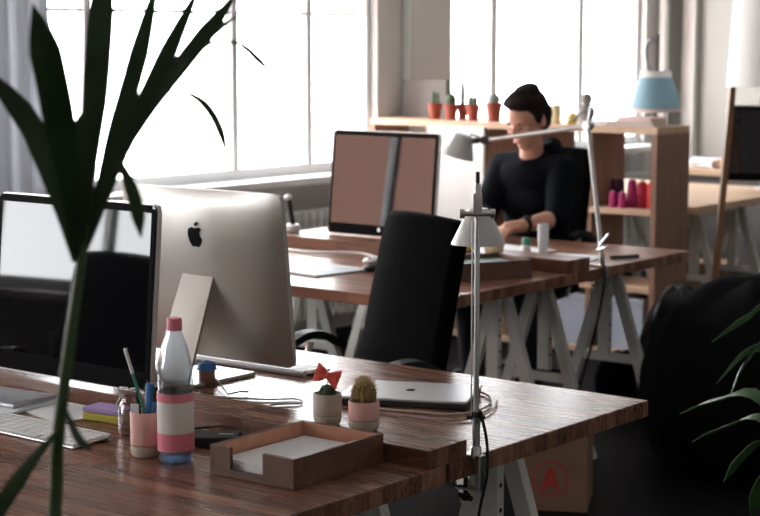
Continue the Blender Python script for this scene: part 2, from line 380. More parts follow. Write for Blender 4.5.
# ------------------------------------------------------------------ computers
def imac(label, loc, rz, foot0, tilt=6, group='all-in-one computers'):
    t = thing('desktop_computer', label, 'computer', loc, rz, group)
    W, H, z0 = .552, .436, .050
    Mt = Matrix.Translation((0, 0, z0)) @ Matrix.Rotation(R(-tilt), 4, 'X')
    g = G(); nu, nv = 24, 18; cr = .018
    def edge(u, v):   # rounded rectangle grid point
        x = (u-.5)*W; z = v*H; return x, z
    fr = []; bk = []
    for j in range(nv+1):
        fr.append([]); bk.append([])
        for i in range(nu+1):
            u = i/nu; v = j/nv; x, z = edge(u, v)
            dx = abs(x)-(W/2-cr); dz = abs(z-H/2)-(H/2-cr)
            if dx > 0 and dz > 0:
                l = math.hypot(dx, dz)
                if l > cr: x = math.copysign(W/2-cr+dx*cr/l, x); z = H/2+math.copysign(H/2-cr+dz*cr/l, z-H/2)
            bl = (1-(2*u-1)**2)*(1-(2*v-1)**2)
            fr[-1].append(g.b.verts.new(Mt @ Vector((x, .003, z)))); bk[-1].append(g.b.verts.new(Mt @ Vector((x, .016+.028*bl**.6, z))))
    for j in range(nv):
        for i in range(nu):
            g._f([fr[j][i], fr[j][i+1], fr[j+1][i+1], fr[j+1][i]]); g._f([bk[j][i], bk[j+1][i], bk[j+1][i+1], bk[j][i+1]])
    ring = [(0, i) for i in range(nu)] + [(j, nu) for j in range(nv)] + [(nv, nu-i) for i in range(nu)] + [(nv-j, 0) for j in range(nv)]
    for k in range(len(ring)):
        a = ring[k]; b_ = ring[(k+1) % len(ring)]; g._f([fr[a[0]][a[1]], bk[a[0]][a[1]], bk[b_[0]][b_[1]], fr[b_[0]][b_[1]]])
    g.build('shell', ALU, t, smooth=True)
    g = G(); r = .014; poly = []
    for cx, cz, a0 in ((W/2-.004-r, .004+r, -90), (W/2-.004-r, H-.004-r, 0), (-W/2+.004+r, H-.004-r, 90), (-W/2+.004+r, .004+r, 180)):
        for k in range(5): an = R(a0+k*22.5); poly.append((cx+r*math.cos(an), cz+r*math.sin(an)))
    g.prism(poly, -.001, .004, Mt); s = g.build('screen_glass', SCREEN, t)
    g = G(); g.box((0,-.0012,H-.013), (W-.03,.0012,.018), M=None)
    g.box((0,-.0012,.026), (W-.03,.0012,.044)); g.box((-W/2+.0105,-.0012,H/2+.01), (.012,.0012,H-.045)); g.box((W/2-.0105,-.0012,H/2+.01), (.012,.0012,H-.045))
    bmesh.ops.transform(g.b, matrix=Mt, verts=g.b.verts[:]); g.build('bezel', BEZEL, s)
    # fruit mark, on the back and small on the lower bezel
    ap = [(0,-.30),(.10,-.33),(.20,-.30),(.28,-.18),(.31,-.05),(.23,.0),(.19,.08),(.20,.17),(.28,.25),(.22,.31),(.12,.32),(.03,.28),(-.05,.29),(-.15,.32),(-.26,.27),(-.31,.14),(-.30,-.02),(-.24,-.18),(-.16,-.29),(-.08,-.33)]
    lf = [(.0,.35),(.02,.44),(.09,.50),(.13,.51),(.12,.43),(.07,.37)]
    for name, sc, y0, y1, zc, mir in (('logo', .078, .0380, .0420, .318, -1), ('bezel_mark', .022, -.0030, -.0016, .030, 1)):
        g = G()
        for pl in (ap, lf): g.prism([(mir*x*sc, zc+z*sc) for x, z in pl], y0, y1, Mt)
        g.build(name, LOGO if name == 'logo' else ALUL, t)
    f1 = max(foot0+.14, .17); g = G()
    n = 10; pr = []
    for i in range(n+1):
        u = i/n; pr.append((Vector((0, .050, .305)).lerp(Vector((0, f1, .012)), u), .052+.010*u))
    for i in range(n):
        (p, a), (q, b_) = pr[i], pr[i+1]
        v = [g.b.verts.new(x) for x in (p+Vector((-a,0,0)), p+Vector((a,0,0)), q+Vector((b_,0,0)), q+Vector((-b_,0,0)))]
        w_ = [g.b.verts.new(x.co+Vector((0,-.006,-.006))) for x in v]
        g._f(v); g._f(w_[::-1])
        g._f([v[0], v[3], w_[3], w_[0]]); g._f([v[1], w_[1], w_[2], v[2]])
        if i == 0: g._f([v[0], w_[0], w_[1], v[1]])
    nk = g.build('neck', ALU, t); G().box((0, (foot0+f1)/2, .005), (.18, f1-foot0, .010)).build('foot', ALU, t, bevel=.003)
    return t
imac('black-screened all-in-one computer at the left, window reflected in its glass', (-1.085, -.048, .74), 0, .120, 4.8)
imac('silver all-in-one computer seen from behind, its fruit mark in the middle', (-1.036, .415, .74), R(180), -.05)
imac('black-screened all-in-one computer on the far desk, brick building reflected in it', (-2.385, 2.80, .74), 0, .0)
imac('dark all-in-one computer on the pale desk, cut by the right edge of the photo', (-2.36, 6.42, .74), R(33), -.02)

# ------------------------------------------------------------------ chairs
def make_chair(label):
    t = thing('office_chair', label, 'chair', (0,0,0), 0, 'black office chairs')
    g = G(); n, m = 10, 12; rows = []
    for j in range(m+1):
        v = j/m; row = []
        for i in range(n+1):
            u = i/n*2-1; wd = .215*(1-.06*v) * (1 if v < .93 else 1-.05*(v-.93)/.07)
            y = .20 + .115*v - .035*(1-u*u) ; z = .55+.55*v - (.012*u*u if v > .9 else 0)
            row.append(Vector((u*wd, y, z)))
        rows.append(row)
    fr = [[g.b.verts.new(p) for p in r] for r in rows]; bk = [[g.b.verts.new(p+Vector((0,.05,0))) for p in r] for r in rows]
    for j in range(m):
        for i in range(n): g._f([fr[j][i], fr[j][i+1], fr[j+1][i+1], fr[j+1][i]]); g._f([bk[j][i], bk[j+1][i], bk[j+1][i+1], bk[j][i+1]])
        g._f([fr[j][0], fr[j+1][0], bk[j+1][0], bk[j][0]]); g._f([fr[j][n], bk[j][n], bk[j+1][n], fr[j+1][n]])
    for i in range(n): g._f([fr[0][i], bk[0][i], bk[0][i+1], fr[0][i+1]]); g._f([fr[m][i], fr[m][i+1], bk[m][i+1], bk[m][i]])
    g.build('backrest', BLACKF, t, bevel=.012, smooth=True)
    G().box((0, -.03, .47), (.47, .46, .075)).build('seat', BLACKF, t, bevel=.03, smooth=True)
    G().bar((0, .12, .42), (0, .27, .66), .06, .012, (0,1,0)).build('back_support', BLACKP, t)
    for s in (-1, 1):
        g = G(); g.tube([(s*.20, .02, .43), (s*.27, .02, .45), (s*.28, .10, .70)], .012, 8); a = g.build('arm_support', CHROME, t, smooth=True)
        g = G(); pts = bez([Vector((s*.28, .21, .68)), Vector((s*.285, .14, .718)), Vector((s*.285, .08, .72)), Vector((s*.275, .035, .705))], 10)
        for i in range(9): g.bar(pts[i], pts[i+1], .05, .022)
        g.build('armrest', BLACKP, t)
    G().tube([(0,0,.10), (0,0,.25)], .028, 14).tube([(0,0,.25), (0,0,.44)], .018, 14).build('column', CHROME, t, smooth=True)
    for k in range(5):
        a = 2*math.pi*k/5+.3; c, s = math.cos(a), math.sin(a)
        lg = G().bar((0.02*c, .02*s, .10), (.29*c, .29*s, .075), .04, .03).build('base_leg', BLACKP, t, bevel=.004)
        G().tube([(.29*c-.022*s, .29*s+.022*c, .03), (.29*c+.022*s, .29*s-.022*c, .03)], .03, 14).build('caster', BLACKP, lg, smooth=True)
    return t
CH = make_chair('tall black office chair in the middle, behind the silver computer\'s desk'); CH.rotation_euler[2] = R(-22)
p = Vector((-.975, 1.215, 0)) - Matrix.Rotation(R(-22), 3, 'Z') @ Vector((0, .32, 0)); CH.location = p
dup(CH, (-2.42, 3.86, 0), 0, 'black office chair the person sits on')
dup(CH, (-2.10, 6.95, 0), R(70), 'black office chair at the right edge, by the pale desk')
dup(CH, (-2.40, -1.22, 0), R(168), 'black office chair mirrored in the dark computer screen at the left')

# ------------------------------------------------------------------ shelf unit
sh = thing('shelf_unit', 'open wooden cube shelf unit behind the seated person, cactus pots along its top', 'shelf', (-3.05, 4.92, 0))
o_ = sh.location.copy(); YF, YB = 4.75, 5.08; yc = (YF+YB)/2; SX = -2.19
G().box(((SX-3.98)/2, yc, 1.150), (3.98+SX, YB-YF, .034)).build('top_board', BIRCH, sh, off=o_, bevel=.002)
for z in (.745, .36, .03): G().box(((SX-3.98)/2, yc, z), (3.98+SX-.04, YB-YF-.004, .030)).build('shelf_board', BIRCH, sh, off=o_, bevel=.002)
for x in (SX-.0165, -2.575, -2.875, -3.205, -3.59, -3.965):
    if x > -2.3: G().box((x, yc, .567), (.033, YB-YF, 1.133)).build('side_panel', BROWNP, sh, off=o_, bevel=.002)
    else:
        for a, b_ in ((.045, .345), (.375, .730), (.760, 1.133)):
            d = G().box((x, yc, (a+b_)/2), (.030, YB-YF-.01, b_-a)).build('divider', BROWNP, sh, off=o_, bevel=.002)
G().box((-3.39, YF-.008, .75), (.365, .016, .78)).build('door', WHITE, sh, off=o_, bevel=.002)

def cactus_pot(kind, label, loc, r=.038, h=.085, group='terracotta cactus pots on the shelf top'):
    t = thing('cactus_pot', label, 'potted cactus', loc, 0, group)
    G().lathe([(r*.72,0),(r*.95,h*.78),(r*1.02,h*.78),(r*1.06,h),(r*.92,h),(r*.88,h*.9)]).build('pot', TERRA, t, smooth=True)
    G().lathe([(r*.88,h*.86),(r*.1,h*.92)]).build('soil', SOIL, t)
    g = G()
    if kind == 'cluster':
        for dx, dy, hh in ((-.018,.005,.062),(-.004,-.008,.075),(.012,.006,.068),(.022,-.006,.05)): g.ell((dx, dy, h*.9+hh/2), (.010,.010,hh/2), 10, 8)
        g.build('cactus', CACT, t, smooth=True)
    elif kind == 'ball':
        g.ell((0,0,h+.022), (r*.8, r*.8, .036)); g.build('cactus', CACT, t, smooth=True)
    elif kind == 'twin':
        for dx in (-.016, .012): g.ell((dx, 0, h+.016), (.017,.017,.030), 12, 8)
        g.build('cactus', CACT, t, smooth=True)
    elif kind == 'tall':
        g.tube([(0,0,h*.85),(0,0,h+.05),(0,0,h+.10),(0,0,h+.15)], [.014,.017,.013,.004], 10); g.build('cactus', CACTG, t, smooth=True)
    else:
        g.ell((0,0,h+.018), (r*.78, r*.78, .030)); g.build('cactus', CACTG, t, smooth=True)
    return t
TOPZ = 1.167
def xon(px, y, z=TOPZ): # x where the photo column px crosses the row y
    a = at(px, 120, 'y', y); return a.x
cactus_pot('cluster', 'terracotta pot with several finger cacti, leftmost of the row on the shelf', (xon(435,4.87), 4.87, TOPZ))
cactus_pot('ball', 'terracotta pot with a round dark cactus, second from the left on the shelf', (xon(451,4.85), 4.85, TOPZ))
cactus_pot('tall', 'terracotta pot with one tall thin grey cactus, between the round and the twin one', (xon(462.5,4.93), 4.93, TOPZ), .030)
cactus_pot('twin', 'terracotta pot with a twin headed cactus on the shelf, third pot of the front row', (xon(473,4.84), 4.84, TOPZ))
cactus_pot('pale', 'larger terracotta pot with a pale ball cactus, next to the head of the person', (xon(494,4.84), 4.84, TOPZ), .043, .098)
tag(G().box((xon(427,5.02), 5.02, TOPZ+.104), (.30, .05, .208)).build('grey_panel_box', mat('grey_card', (.17,.165,.155), .8), bevel=.004), 'flat grey box standing on the shelf behind the leftmost cactus pots', 'box')
c = thing('pillar_candle', 'cream pillar candle on the shelf, right of the head of the person', 'candle', (xon(556,4.88), 4.88, TOPZ))
G().lathe([(.026,0),(.028,.003),(.027,.092),(.022,.096),(.003,.092)]).build('wax', CREAM, c, smooth=True); G().tube([(0,0,.085),(0,0,.10)], .0015, 6).build('wick', BLACKP, c)
c = thing('yellow_jar', 'small yellow jar with knob lid beside the cream candle', 'jar', (xon(572,4.88), 4.88, TOPZ))
G().lathe([(.022,0),(.029,.008),(.029,.035),(.022,.045)]).build('jar', YEL, c, smooth=True); G().lathe([(.023,.045),(.020,.052),(.005,.055),(.008,.066),(.002,.07)]).build('lid', YEL, c, smooth=True)
c = thing('bust_figurine', 'small grey stone bust figurine on the shelf above the tall lamp\'s joint', 'figurine', (xon(587,4.90), 4.90, TOPZ))
g = G(); g.lathe([(.034,0),(.036,.01),(.031,.018),(.034,.03),(.042,.055),(.040,.078),(.022,.096),(.018,.105)]).ell((0,-.002,.126), (.027,.030,.032)); g.ell((0,-.026,.118), (.004,.006,.007), 8, 6).ell((0,.006,.14), (.022,.022,.014), 12, 8)
g.build('bust', STONE, c, smooth=True)
for k, (dx, dz, lb) in enumerate(((0, 0, 'pale folded cloth at the bottom of the pile under the blue lamp'), (.03, .024, 'pinkish folded cloth on top of the pile under the blue lamp'))):
    x0 = xon(636,4.85)+dx; g = G()
    for q in range(3): g.box((x0, 4.855, TOPZ+dz+.004+q*.008), (.27-.05*k-.01*q, .16-.02*k, .0075), rz=R(4-11*k+q))
    tag(g.build('folded_cloth', mat('cloth_%d' % k, ((.62,.57,.52), (.66,.50,.46))[k], .9), bevel=.003), lb, 'cloth', 'folded cloths on the shelf')
tag(G().box((xon(603,4.86)-.02, 4.86, TOPZ+.010), (.12, .17, .020), rz=R(8)).build('paper_pad', PAPER, bevel=.003), 'white paper pad lying on the shelf right of the bust', 'paper')
# blue lamp
L = thing('table_lamp', 'lamp with a blue pleated shade and curved neck on the right end of the shelf', 'lamp', (xon(655,5.01), 5.01, TOPZ))
G().lathe([(.05,0),(.05,.012),(.012,.02),(.009,.03)]).build('base', BLACKP, L, smooth=True)
g = G(); zb = .072; n = 48
pr = [(.128, zb), (.118, zb+.05), (.095, zb+.13), (.078, zb+.175), (.072, zb+.20)]
o = G().lathe([(r_, z) for r_, z in pr] + [(r_-.003, z) for r_, z in reversed(pr)], seg=48); o.build('shade', BLUESH, L, smooth=True)
G().lathe([(.081, zb+.168), (.076, zb+.20), (.070, zb+.20), (.075, zb+.168)], seg=48).build('shade_band', FABW, L, smooth=True)
G().lathe([(.131, zb-.006), (.129, zb+.012), (.125, zb+.012), (.127, zb-.006)], seg=48).build('lower_band', mat('pale_pink_trim', (.62,.48,.44), .8), L, smooth=True)
pts = bez([Vector((-.005,.0,.02)), Vector((-.015,.03,.15)), Vector((-.07,.04,.30)), Vector((-.075,.03,.38)), Vector((-.04,.0,.425)), Vector((.005,0,.42))], 24)
G().tube(pts, .008, 10).build('neck', mat('grey_metal', (.16,.16,.17), .3, .8), L, smooth=True)
G().tube([(.008,0,.25), (.008,0,.455)], .008, 10).build('stem', BLACKP, L, smooth=True)

# thread cones
def cone(label, x, y, h, r, m):
    t = thing('thread_cone', label, 'thread cone', (x, y, .7605), 0, 'cones of sewing thread on the middle shelf')
    G().lathe([(r,0),(r*1.02,.006),(r*.86,h*.86),(r*.6,h*.93),(.006,h*.94)]).build('thread', m, t, smooth=True)
    G().lathe([(r*.30,h*.92),(r*.24,h),(r*.15,h)]).build('spool_tip', mat('spool_plastic', (.5,.45,.42), .5), t, smooth=True)
C1 = mat('navy_thread', (.015,.02,.07), .8); C2 = mat('plum_thread', (.09,.02,.08), .8); C3 = mat('magenta_thread', (.42,.03,.16), .8); C4 = mat('crimson_thread', (.40,.02,.06), .8); C5 = mat('scarlet_thread', (.70,.05,.05), .8)
for px, y, h, r, m, lb in ((583,4.86,.13,.026,C1,'navy thread cone, leftmost on the shelf'), (602,4.90,.14,.026,C1,'tall navy thread cone just right of the shelf divider'), (611,4.96,.14,.024,C2,'dark plum thread cone at the back left of the shelf'), (620,4.96,.14,.025,C2,'dark plum thread cone behind the two small pink cones'),
        (632,4.87,.145,.028,C3,'tall magenta thread cone, left of the crimson one'), (642,4.87,.14,.027,C4,'tall crimson thread cone between magenta and scarlet'), (651,4.87,.14,.024,C5,'tall scarlet thread cone, rightmost on the shelf'),
        (613,4.80,.085,.021,C3,'small pink thread cone in front, the left one'), (622.5,4.80,.085,.021,C3,'small pink thread cone in front, the right one')):
    cone(lb, at(px, 205, 'y', y).x, y, h, r, m)
# storage boxes low in the shelf
for px, lb in ((650, 'pale blue grey box on the bottom shelf at the right end'), (585, 'pale blue grey box on the bottom shelf, below the tall lamp')):
    x = {650: -2.39, 585: -2.725}[px]
    t = thing('storage_box', lb, 'box', (x, 4.91, .0455), 0, 'boxes low in the shelf unit')
    G().box((0,0,.12), (.24,.26,.24)).build('box', mat('pale_blue_card', (.42,.48,.58), .7), t, bevel=.003); G().box((0,0,.252), (.25,.27,.025)).build('lid', mat('pale_blue_lid', (.48,.53,.62), .7), t, bevel=.003)
for x, lb in ((-3.04, 'brown box on the bottom shelf, left of the person'), (-3.40, 'brown box on the bottom shelf behind the black chair')):
    t = thing('storage_box', lb, 'box', (x, 4.91, .0455), 0, 'boxes low in the shelf unit')
    G().box((0,0,.13), (.26,.26,.26)).build('box', CARD, t, bevel=.003); G().box((0,-.132,.20), (.08,.004,.03)).build('hand_hole', BLACKP, t)

# ------------------------------------------------------------------ the person at the far desk
def remesh(g, name, m, parent, vox, smooth_it=6):
    o = g.build(name, m, parent)
    r = o.modifiers.new('remesh', 'REMESH'); r.mode = 'VOXEL'; r.voxel_size = vox; r.use_smooth_shade = True
    s_ = o.modifiers.new('smooth', 'SMOOTH'); s_.iterations = smooth_it; s_.factor = .5
    return o
def limb(g, pts, rs, seg=14):
    pts = [Vector(p) for p in pts]; g.tube(pts, rs, seg)
    for p, r in zip(pts, rs): g.ell(p, (r*1.0, r*1.0, r*1.0), 14, 8)
PE = thing('person', 'person in a black jumper with short dark hair, seated at the far desk looking down', 'person', (-2.312, 3.93, 0))
hips, waist, chest, upch, nb, nt = (0,.0,.55), (0,-.03,.72), (0,-.09,.88), (0,-.12,.99), (.022,-.135,1.05), (.038,-.165,1.12)
LS, RS = (.165,-.11,1.02), (-.140,-.12,1.02)
LE, RE = (.225,-.235,.815), (-.150,-.26,.81)
LW, RW = (.190,-.475,.800), (.000,-.50,.80)
def torso(g, e):
    for c, r in ((hips, (.165,.125,.11)), ((0,-.02,.64), (.145,.105,.11)), (waist, (.14,.10,.11)), ((0,-.06,.80), (.150,.105,.11)), (chest, (.16,.11,.11)), (upch, (.155,.095,.085))):
        g.ell(c, tuple(k+e for k in r), 24, 14)
    limb(g, [RS, (0,-.12,1.02), LS], [.055+e, .075+e, .055+e])
g = G(); torso(g, 0)
g.tube([nb, nt, (.045,-.195,1.18)], [.060,.053,.052], 16)
for S, E_, W_ in ((LS, LE, LW), (RS, RE, RW)):
    limb(g, [S, Vector(S).lerp(Vector(E_), .5), E_], [.053,.047,.041]); limb(g, [E_, Vector(E_).lerp(Vector(W_), .35), W_], [.041,.040,.027])
for s in (-1, 1):
    limb(g, [(s*.09,-.02,.54), (s*.13,-.25,.55), (s*.15,-.42,.53)], [.085,.073,.056]); limb(g, [(s*.15,-.42,.53), (s*.15,-.36,.33), (s*.16,-.33,.10)], [.056,.055,.036])
    g.ell((s*.16,-.40,.05), (.045,.125,.040), 16, 10)
# head, bowed forward
HM = Matrix.Translation((.040,-.203,1.240)) @ Matrix.Rotation(R(-8), 4, 'Z') @ Matrix.Rotation(R(22), 4, 'X')
def he(g, c, r, u=20, v=12):
    g.ell(HM @ Vector(c), r, u, v, HM.to_3x3().to_4x4())
he(g, (0,.015,.03), (.078,.098,.095)); he(g, (0,-.02,-.035), (.062,.078,.075)); he(g, (0,-.052,-.088), (.034,.036,.026)); he(g, (0,-.020,-.075), (.054,.062,.034))
he(g, (0,-.102,-.015), (.011,.016,.026), 12, 8); he(g, (0,-.112,-.030), (.014,.012,.010), 12, 8); he(g, (0,-.004,.040), (.069,.090,.062)); he(g, (0,-.080,.022), (.050,.014,.012)); he(g, (0,-.094,-.062), (.024,.010,.010), 12, 8)
for s in (-1, 1): he(g, (s*.078,.012,-.008), (.009,.020,.030), 12, 8); he(g, (s*.045,-.068,-.025), (.020,.020,.020), 12, 8)
# hands: palm, four fingers, thumb
def hand(g, W_, d, side, curl):
    W_ = Vector(W_); d = Vector(d).normalized(); sd = Vector(side).normalized(); dn = Vector((0,0,-1))
    limb(g, [W_, W_+d*.04, W_+d*.085], [.024,.028,.026])
    g.ell(W_+d*.06, (.040,.042,.017), 16, 10)
    for k, L_ in enumerate((.070,.080,.074,.058)):
        b0 = W_+d*.088+sd*(.030-.020*k); p1 = b0+d*L_*.45+dn*curl*.010; p2 = p1+d*L_*.30+dn*curl*.016; p3 = p2+d*L_*.22+dn*curl*.016
        limb(g, [b0, p1, p2, p3], [.0092,.0088,.0080,.0068], 8)
    t0 = W_+d*.030+sd*.030; limb(g, [t0, t0+d*.030+sd*.022+dn*.006, t0+d*.058+sd*.026+dn*.010], [.0125,.0105,.0085], 8)
hand(g, LW, (-.15,-1,-.03), (-1,0,0), 1.0); hand(g, RW, (.25,-1,-.03), (1,0,0), 1.0)
BODY = remesh(g, 'body', SKIN, PE, .0055, 4)
g = G(); torso(g, .014)
for S, E_, W_, k in ((LS, LE, LW, .12), (RS, RE, RW, .50)):
    limb(g, [S, Vector(S).lerp(Vector(E_), .5), E_], [.070,.064,.058]); e2 = Vector(E_).lerp(Vector(W_), k); limb(g, [E_, e2], [.058,.053])
g.lathe([(.070,-.02),(.078,.0),(.070,.022)], (.024,-.145,1.062), 24, Matrix.Rotation(R(22), 4, 'X'))
remesh(g, 'jumper', SHIRT, PE, .008, 5)
g = G()
g.ell((.095,-.095,1.10), (.050,.045,.045)); g.ell((.070,-.05,1.115), (.05,.045,.045)); g.ell((.115,-.12,1.115), (.022,.022,.035)); g.ell((.05,-.02,1.10), (.06,.045,.035))
remesh(g, 'collar_fold', SHIRT, PE, .008, 3)
g = G(); g.ell(hips, (.182,.145,.115), 24, 14)
for s in (-1, 1): limb(g, [(s*.09,-.02,.54), (s*.13,-.25,.55), (s*.15,-.42,.53)], [.099,.086,.068]); limb(g, [(s*.15,-.42,.53), (s*.15,-.36,.33), (s*.16,-.33,.12)], [.068,.066,.056])
remesh(g, 'trousers', TROUS, PE, .009, 5)
g = G(); he(g, (0,.026,.052), (.084,.098,.086)); he(g, (0,.062,.010), (.082,.068,.075)); he(g, (0,.07,-.035), (.064,.045,.045))
he(g, (0,-.030,.105), (.070,.068,.036)); he(g, (-.01,-.060,.100), (.040,.028,.024)); he(g, (.03,-.052,.095), (.040,.030,.028)); he(g, (-.005,-.015,.124), (.045,.06,.026)); he(g, (.0,.035,.120), (.06,.07,.036))
for s in (-1, 1): he(g, (s*.072,.0,.028), (.016,.028,.045), 10, 8)
remesh(g, 'hair', HAIR, PE, .006, 2)
for s in (-1, 1):
    e = G(); he(e, (s*.030,-.0905,-.004), (.012,.006,.0028), 14, 10); e.build('eye', mat('dark_eye', (.10,.06,.045), .9, spec=0), PE, smooth=True)
    e = G(); he(e, (s*.031,-.0905,.020), (.017,.006,.0040), 12, 8); e.build('eyebrow', HAIR, PE, smooth=True)
e = G(); he(e, (0,-.1025,-.061), (.021,.005,.0055), 14, 8); e.build('lips', mat('lip_skin', (.50,.20,.16), .5), PE, smooth=True)
for s in (-1, 1): G().ell((s*.16,-.405,.045), (.053,.135,.044), 18, 10).build('shoe', BLACKP, PE, smooth=True)
wv = Vector(LW)-Vector(LE); wp = Vector(LE)+wv*.88
WT = G().tube([wp-wv.normalized()*.011, wp+wv.normalized()*.011], .0345, 20).build('watch', BLACKP, PE, smooth=True)
G().lathe([(.019,0),(.021,.004),(.021,.009),(.018,.011)], wp+Vector((.010,0,.030)), 20).build('watch_case', mat('dark_steel', (.08,.08,.08), .25, .8), WT, smooth=True)

# ------------------------------------------------------------------ clamp lamps
SATIN = mat('satin_aluminium', (.60,.61,.60), .32, .9)
SHADEM = mat('grey_metal_shade', (.60,.60,.57), .42, .35)
def shade(t, c, ax, r0, r1, h):
    """hollow conical shade: narrow cap at c, opening along ax"""
    M = Vector((0,0,1)).rotation_difference(Vector(ax).normalized()).to_matrix().to_4x4(); e = .0015
    o = G().lathe([(.001,0),(r0*.8,0),(r0,.006),(r1,h),(r1-e,h),(r0-e,.008),(.001,.006)], c, 40, M).build('lamp_shade', SHADEM, t, smooth=True)
    G().ell(Vector(c)+Vector(ax).normalized()*h*.55, (.016,.016,.024), 14, 8).build('bulb', mat('frosted_bulb', (.8,.79,.75), .5), o, smooth=True)
# near lamp
nl = thing('clamp_lamp', 'steel desk lamp clamped to the near desk end, its cone shade behind the pole', 'lamp', (-.001, .080, .74))
G().box((-.012, 0, .004), (.075, .022, .007)).box((.024, 0, -.030), (.012, .022, .075)).box((-.004, 0, -.067), (.058, .018, .007)).build('clamp', CHROME, nl, bevel=.002)
sc = G().tube([(-.012, 0, -.085), (-.012, 0, -.045)], .005, 10).build('clamp_screw', BLACKP, nl, smooth=True)
G().tube([(-.030, .006, -.086), (.006, -.006, -.086)], .006, 10).tube([(-.012, 0, -.092), (-.012, 0, -.080)], .010, 12).build('wing_nut', BLACKP, sc, smooth=True)
G().tube([(.013,0,.0), (.013,0,.085)], .0085, 14).lathe([(.012,.0),(.012,.022),(.009,.026)], (.013,0,0), 18).build('socket_tube', CHROME, nl, smooth=True)
G().tube([(.013,0,.045), (.013,0,.500)], .0058, 14).build('lower_arm', SATIN, nl, smooth=True)
G().tube([(.005,-.006,.08), (.005,-.006,.49)], .0016, 6).build('tension_wire', CHROME, nl)
jt = G().tube([(-.003,-.012,.085), (.028,.012,.085)], .004, 10).box((.013,0,.085), (.015,.013,.024)).build('lower_joint', BLACKP, nl, bevel=.001)
g = G(); el = Vector((.013,0,.505)); rt = Vector((.786,.618,0)); bk = Vector((-.618,.786,0))
g.tube([el-rt*.032, el+rt*.032], .0055, 12); g.tube([el-rt*.036, el-rt*.026], .010, 12); g.tube([el+rt*.026, el+rt*.036], .010, 12)
g.build('elbow_bar', CHROME, nl, smooth=True)
G().box(el+Vector((0,0,.022)), (.018,.012,.040), rz=R(38)).tube([el+Vector((0,0,.03)), el+Vector((0,0,.062))], .0075, 10).build('elbow_bracket', CHROME, nl)
G().tube([el+Vector((0,0,.055)), el+Vector((0,0,.085))], [.0045,.004], 8).build('spring_rod', BLACKP, nl, smooth=True)
G().tube([el+Vector((0,0,.035)), el+bk*.05+Vector((0,0,.032)), el+bk*.072+Vector((0,0,.006))], .0055, 10).build('head_joint', BLACKP, nl, smooth=True)
shade(nl, el+bk*.085+rt*.007+Vector((0,0,.003)), (0,0,-1), .024, .057, .074)
pts = bez([Vector((.021,.004,.10)), Vector((.034,.010,.03)), Vector((.036,.006,-.04)), Vector((.020,0,-.13)), Vector((.0,.01,-.30)), Vector((-.05,.05,-.60)), Vector((-.12,.12,-.733))], 30)
G().tube(pts, .0032, 8).build('cable', BLACKP, nl, smooth=True)
# far lamp
fl = thing('clamp_lamp', 'tall silver desk lamp clamped to the far desk, arm stretched in front of the person', 'lamp', (-1.372, 2.88, .74))
fo = fl.location.copy()
F0 = at(604, 262, 'y', 2.88); EL = at(588, 126, 'y', 2.88); UA = at(486, 140, 'y', 2.88); HD = at(470, 143, 'y', 2.88)
b0 = Vector((-1.372, 3.02, .745)); EL = Vector((EL.x, 2.88, EL.z))
G().box((-.02,0,.005), (.08,.03,.008)).box((.018,0,-.035), (.008,.03,.080)).box((-.012,0,-.073), (.06,.025,.008)).build('clamp', CHROME, fl, bevel=.002)
G().tube([(-.015,0,-.12), (-.015,0,-.055)], .006, 10).build('clamp_screw', CHROME, fl, smooth=True)
G().tube([(0,0,.008), (0,0,.05)], .011, 14).build('socket_tube', CHROME, fl, smooth=True)
g = G(); a = Vector((0,0,.045)); e = EL-fo; g.tube([a, e], .0095, 12); g.build('lower_arm', SATIN, fl, smooth=True)
G().tube([a+Vector((.0,-.02,.04)), a+Vector((.042,-.025,.085))], .005, 8).tube([a+Vector((-.018,0,.02)), a+Vector((.03,-.02,.035))], .006, 8).build('lever', SATIN, fl, smooth=True)
u = UA-fo
G().tube([e, u], .0095, 12).build('upper_arm', SATIN, fl, smooth=True)
G().tube([e+Vector((0,-.02,0)), e+Vector((0,.02,0))], .016, 14).tube([e, e+Vector((.012,0,.075))], .0055, 8).tube([e+Vector((.012,0,.075)), e+Vector((-.09,0,.012))], .003, 6).build('elbow_joint', SATIN, fl, smooth=True)
G().tube([u+Vector((0,-.02,0)), u+Vector((0,.02,0))], .016, 14).tube([u, u+Vector((-.05,0,-.004)), u+Vector((-.085,-.01,-.02))], .006, 8).tube([u+Vector((-.05,-.018,-.004)), u+Vector((-.05,.018,-.004))], .012, 12).tube([u+Vector((-.03,0,.01)), u+Vector((-.075,0,.02))], .004, 6).build('head_joint', BLACKP, fl, smooth=True)
hc = u+Vector((-.10,-.01,.020))
shade(fl, hc, (-.28,-.10,-1), .036, .066, .092)
pts = bez([Vector((.012,-.01,.03)), Vector((.03,-.03,-.06)), Vector((.0,-.06,-.28)), Vector((-.02,-.18,-.55)), Vector((-.05,-.28,-.733))], 24)
G().tube(pts, .0045, 8).build('cable', BLACKP, fl, smooth=True)

# ------------------------------------------------------------------ near desk things
DZ = .7405
